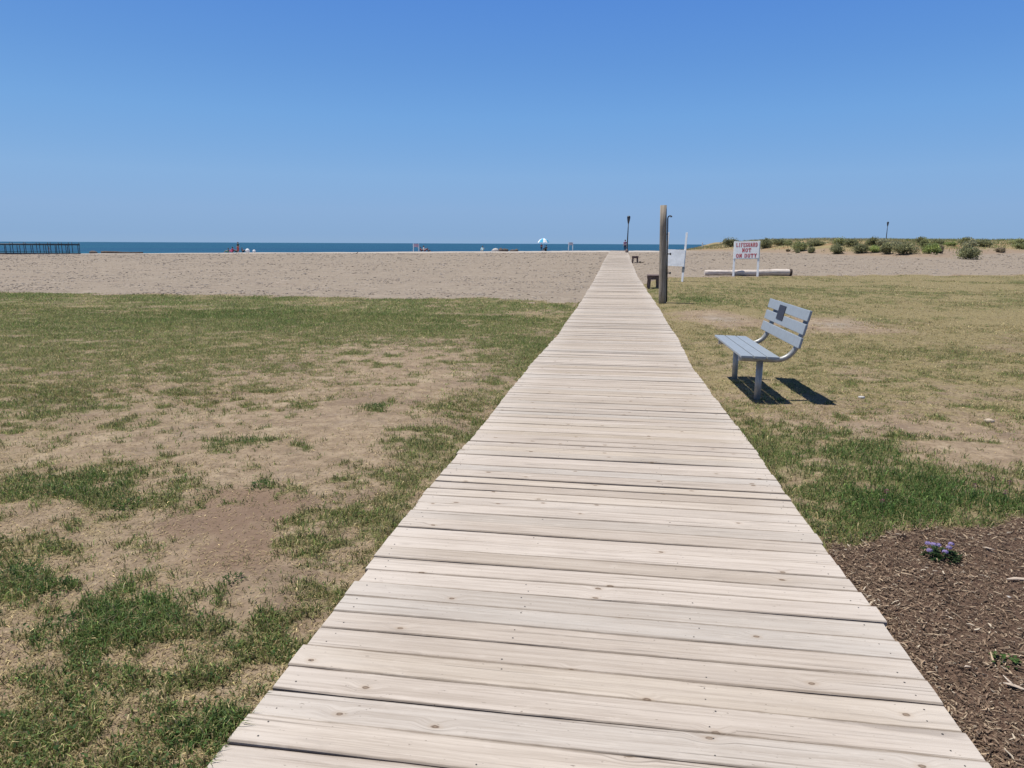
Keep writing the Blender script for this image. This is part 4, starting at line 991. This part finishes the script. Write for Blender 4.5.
# grade the sky colour channel by channel: a deep clear blue that stays blue down to the horizon
sa = nt.nodes.new('ShaderNodeSeparateColor'); sb = nt.nodes.new('ShaderNodeCombineColor'); nt.links.new(sky.outputs[0], sa.inputs[0])
for i, (k, g) in enumerate(((1.27, .5), (2.28, .272), (5.75, .02))):
    p = nt.nodes.new('ShaderNodeMath'); p.operation = 'POWER'; nt.links.new(sa.outputs[i], p.inputs[0]); p.inputs[1].default_value = g
    q = nt.nodes.new('ShaderNodeMath'); q.operation = 'MULTIPLY'; nt.links.new(p.outputs[0], q.inputs[0]); q.inputs[1].default_value = k
    nt.links.new(q.outputs[0], sb.inputs[i])
tc = nt.nodes.new('ShaderNodeTexCoord'); sx = nt.nodes.new('ShaderNodeSeparateXYZ'); nt.links.new(tc.outputs['Generated'], sx.inputs[0])
# the paler band of air low over the lake
rp = nt.nodes.new('ShaderNodeValToRGB'); nt.links.new(sx.outputs[2], rp.inputs[0]); el = rp.color_ramp.elements
BAND = [(0, (1, 1, .92)), (.012, (1.05, 1.02, .94)), (.045, (1.38, 1.17, 1.0)), (.09, (1.58, 1.31, 1.06)), (.165, (1.42, 1.29, 1.08)), (.23, (1.20, 1.14, 1.03)), (.31, (1, 1, 1))]
while len(el) < len(BAND): el.new(.5)
for e_, (p_, c_) in zip(el, BAND): e_.position = p_; e_.color = (*c_, 1)
ml = nt.nodes.new('ShaderNodeMix'); ml.data_type = 'RGBA'; ml.blend_type = 'MULTIPLY'; ml.inputs[0].default_value = 1
nt.links.new(sb.outputs[0], ml.inputs[6]); nt.links.new(rp.outputs[0], ml.inputs[7])
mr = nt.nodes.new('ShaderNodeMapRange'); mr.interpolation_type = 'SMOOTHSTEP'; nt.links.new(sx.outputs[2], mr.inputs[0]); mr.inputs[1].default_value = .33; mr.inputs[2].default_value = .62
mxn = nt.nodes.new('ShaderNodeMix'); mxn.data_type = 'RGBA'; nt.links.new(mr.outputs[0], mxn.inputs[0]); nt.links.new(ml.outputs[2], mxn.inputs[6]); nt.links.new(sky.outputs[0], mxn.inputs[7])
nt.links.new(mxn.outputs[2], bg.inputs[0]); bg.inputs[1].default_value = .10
sl = bpy.data.lights.new('sun', 'SUN'); sl.energy = 4.7; sl.angle = math.radians(.5); sl.color = (1, .97, .91)
so = link(bpy.data.objects.new('sun', sl)); so.location = (-20, 15, 60)
so.rotation_euler = Vector((.335, -.05, -1)).to_track_quat('-Z', 'Y').to_euler()
cam = bpy.data.cameras.new('camera'); cam.sensor_width = 36; cam.lens = 36*690/1024; cam.clip_start = .05; cam.clip_end = 80000
co = link(bpy.data.objects.new('camera', cam)); scn.camera = co
yaw, pit, rol = math.radians(8.4744), math.radians(11.4974), math.radians(.2406)
f_ = Vector((-math.sin(yaw)*math.cos(pit), math.cos(yaw)*math.cos(pit), -math.sin(pit))); r_ = Vector((math.cos(yaw), math.sin(yaw), 0)); u_ = r_.cross(f_)
r2_ = math.cos(rol)*r_+math.sin(rol)*u_; u2_ = -math.sin(rol)*r_+math.cos(rol)*u_
M = Matrix((r2_, u2_, -f_)).transposed().to_4x4(); M.translation = (CAMX, 0, 1.60); co.matrix_world = M
vs = scn.view_settings; vs.view_transform = 'Standard'; vs.look = 'None'; vs.exposure = .2; vs.gamma = 1; vs.use_curve_mapping = False
scn.cycles.use_denoising = True
scn.cycles.max_bounces = 6
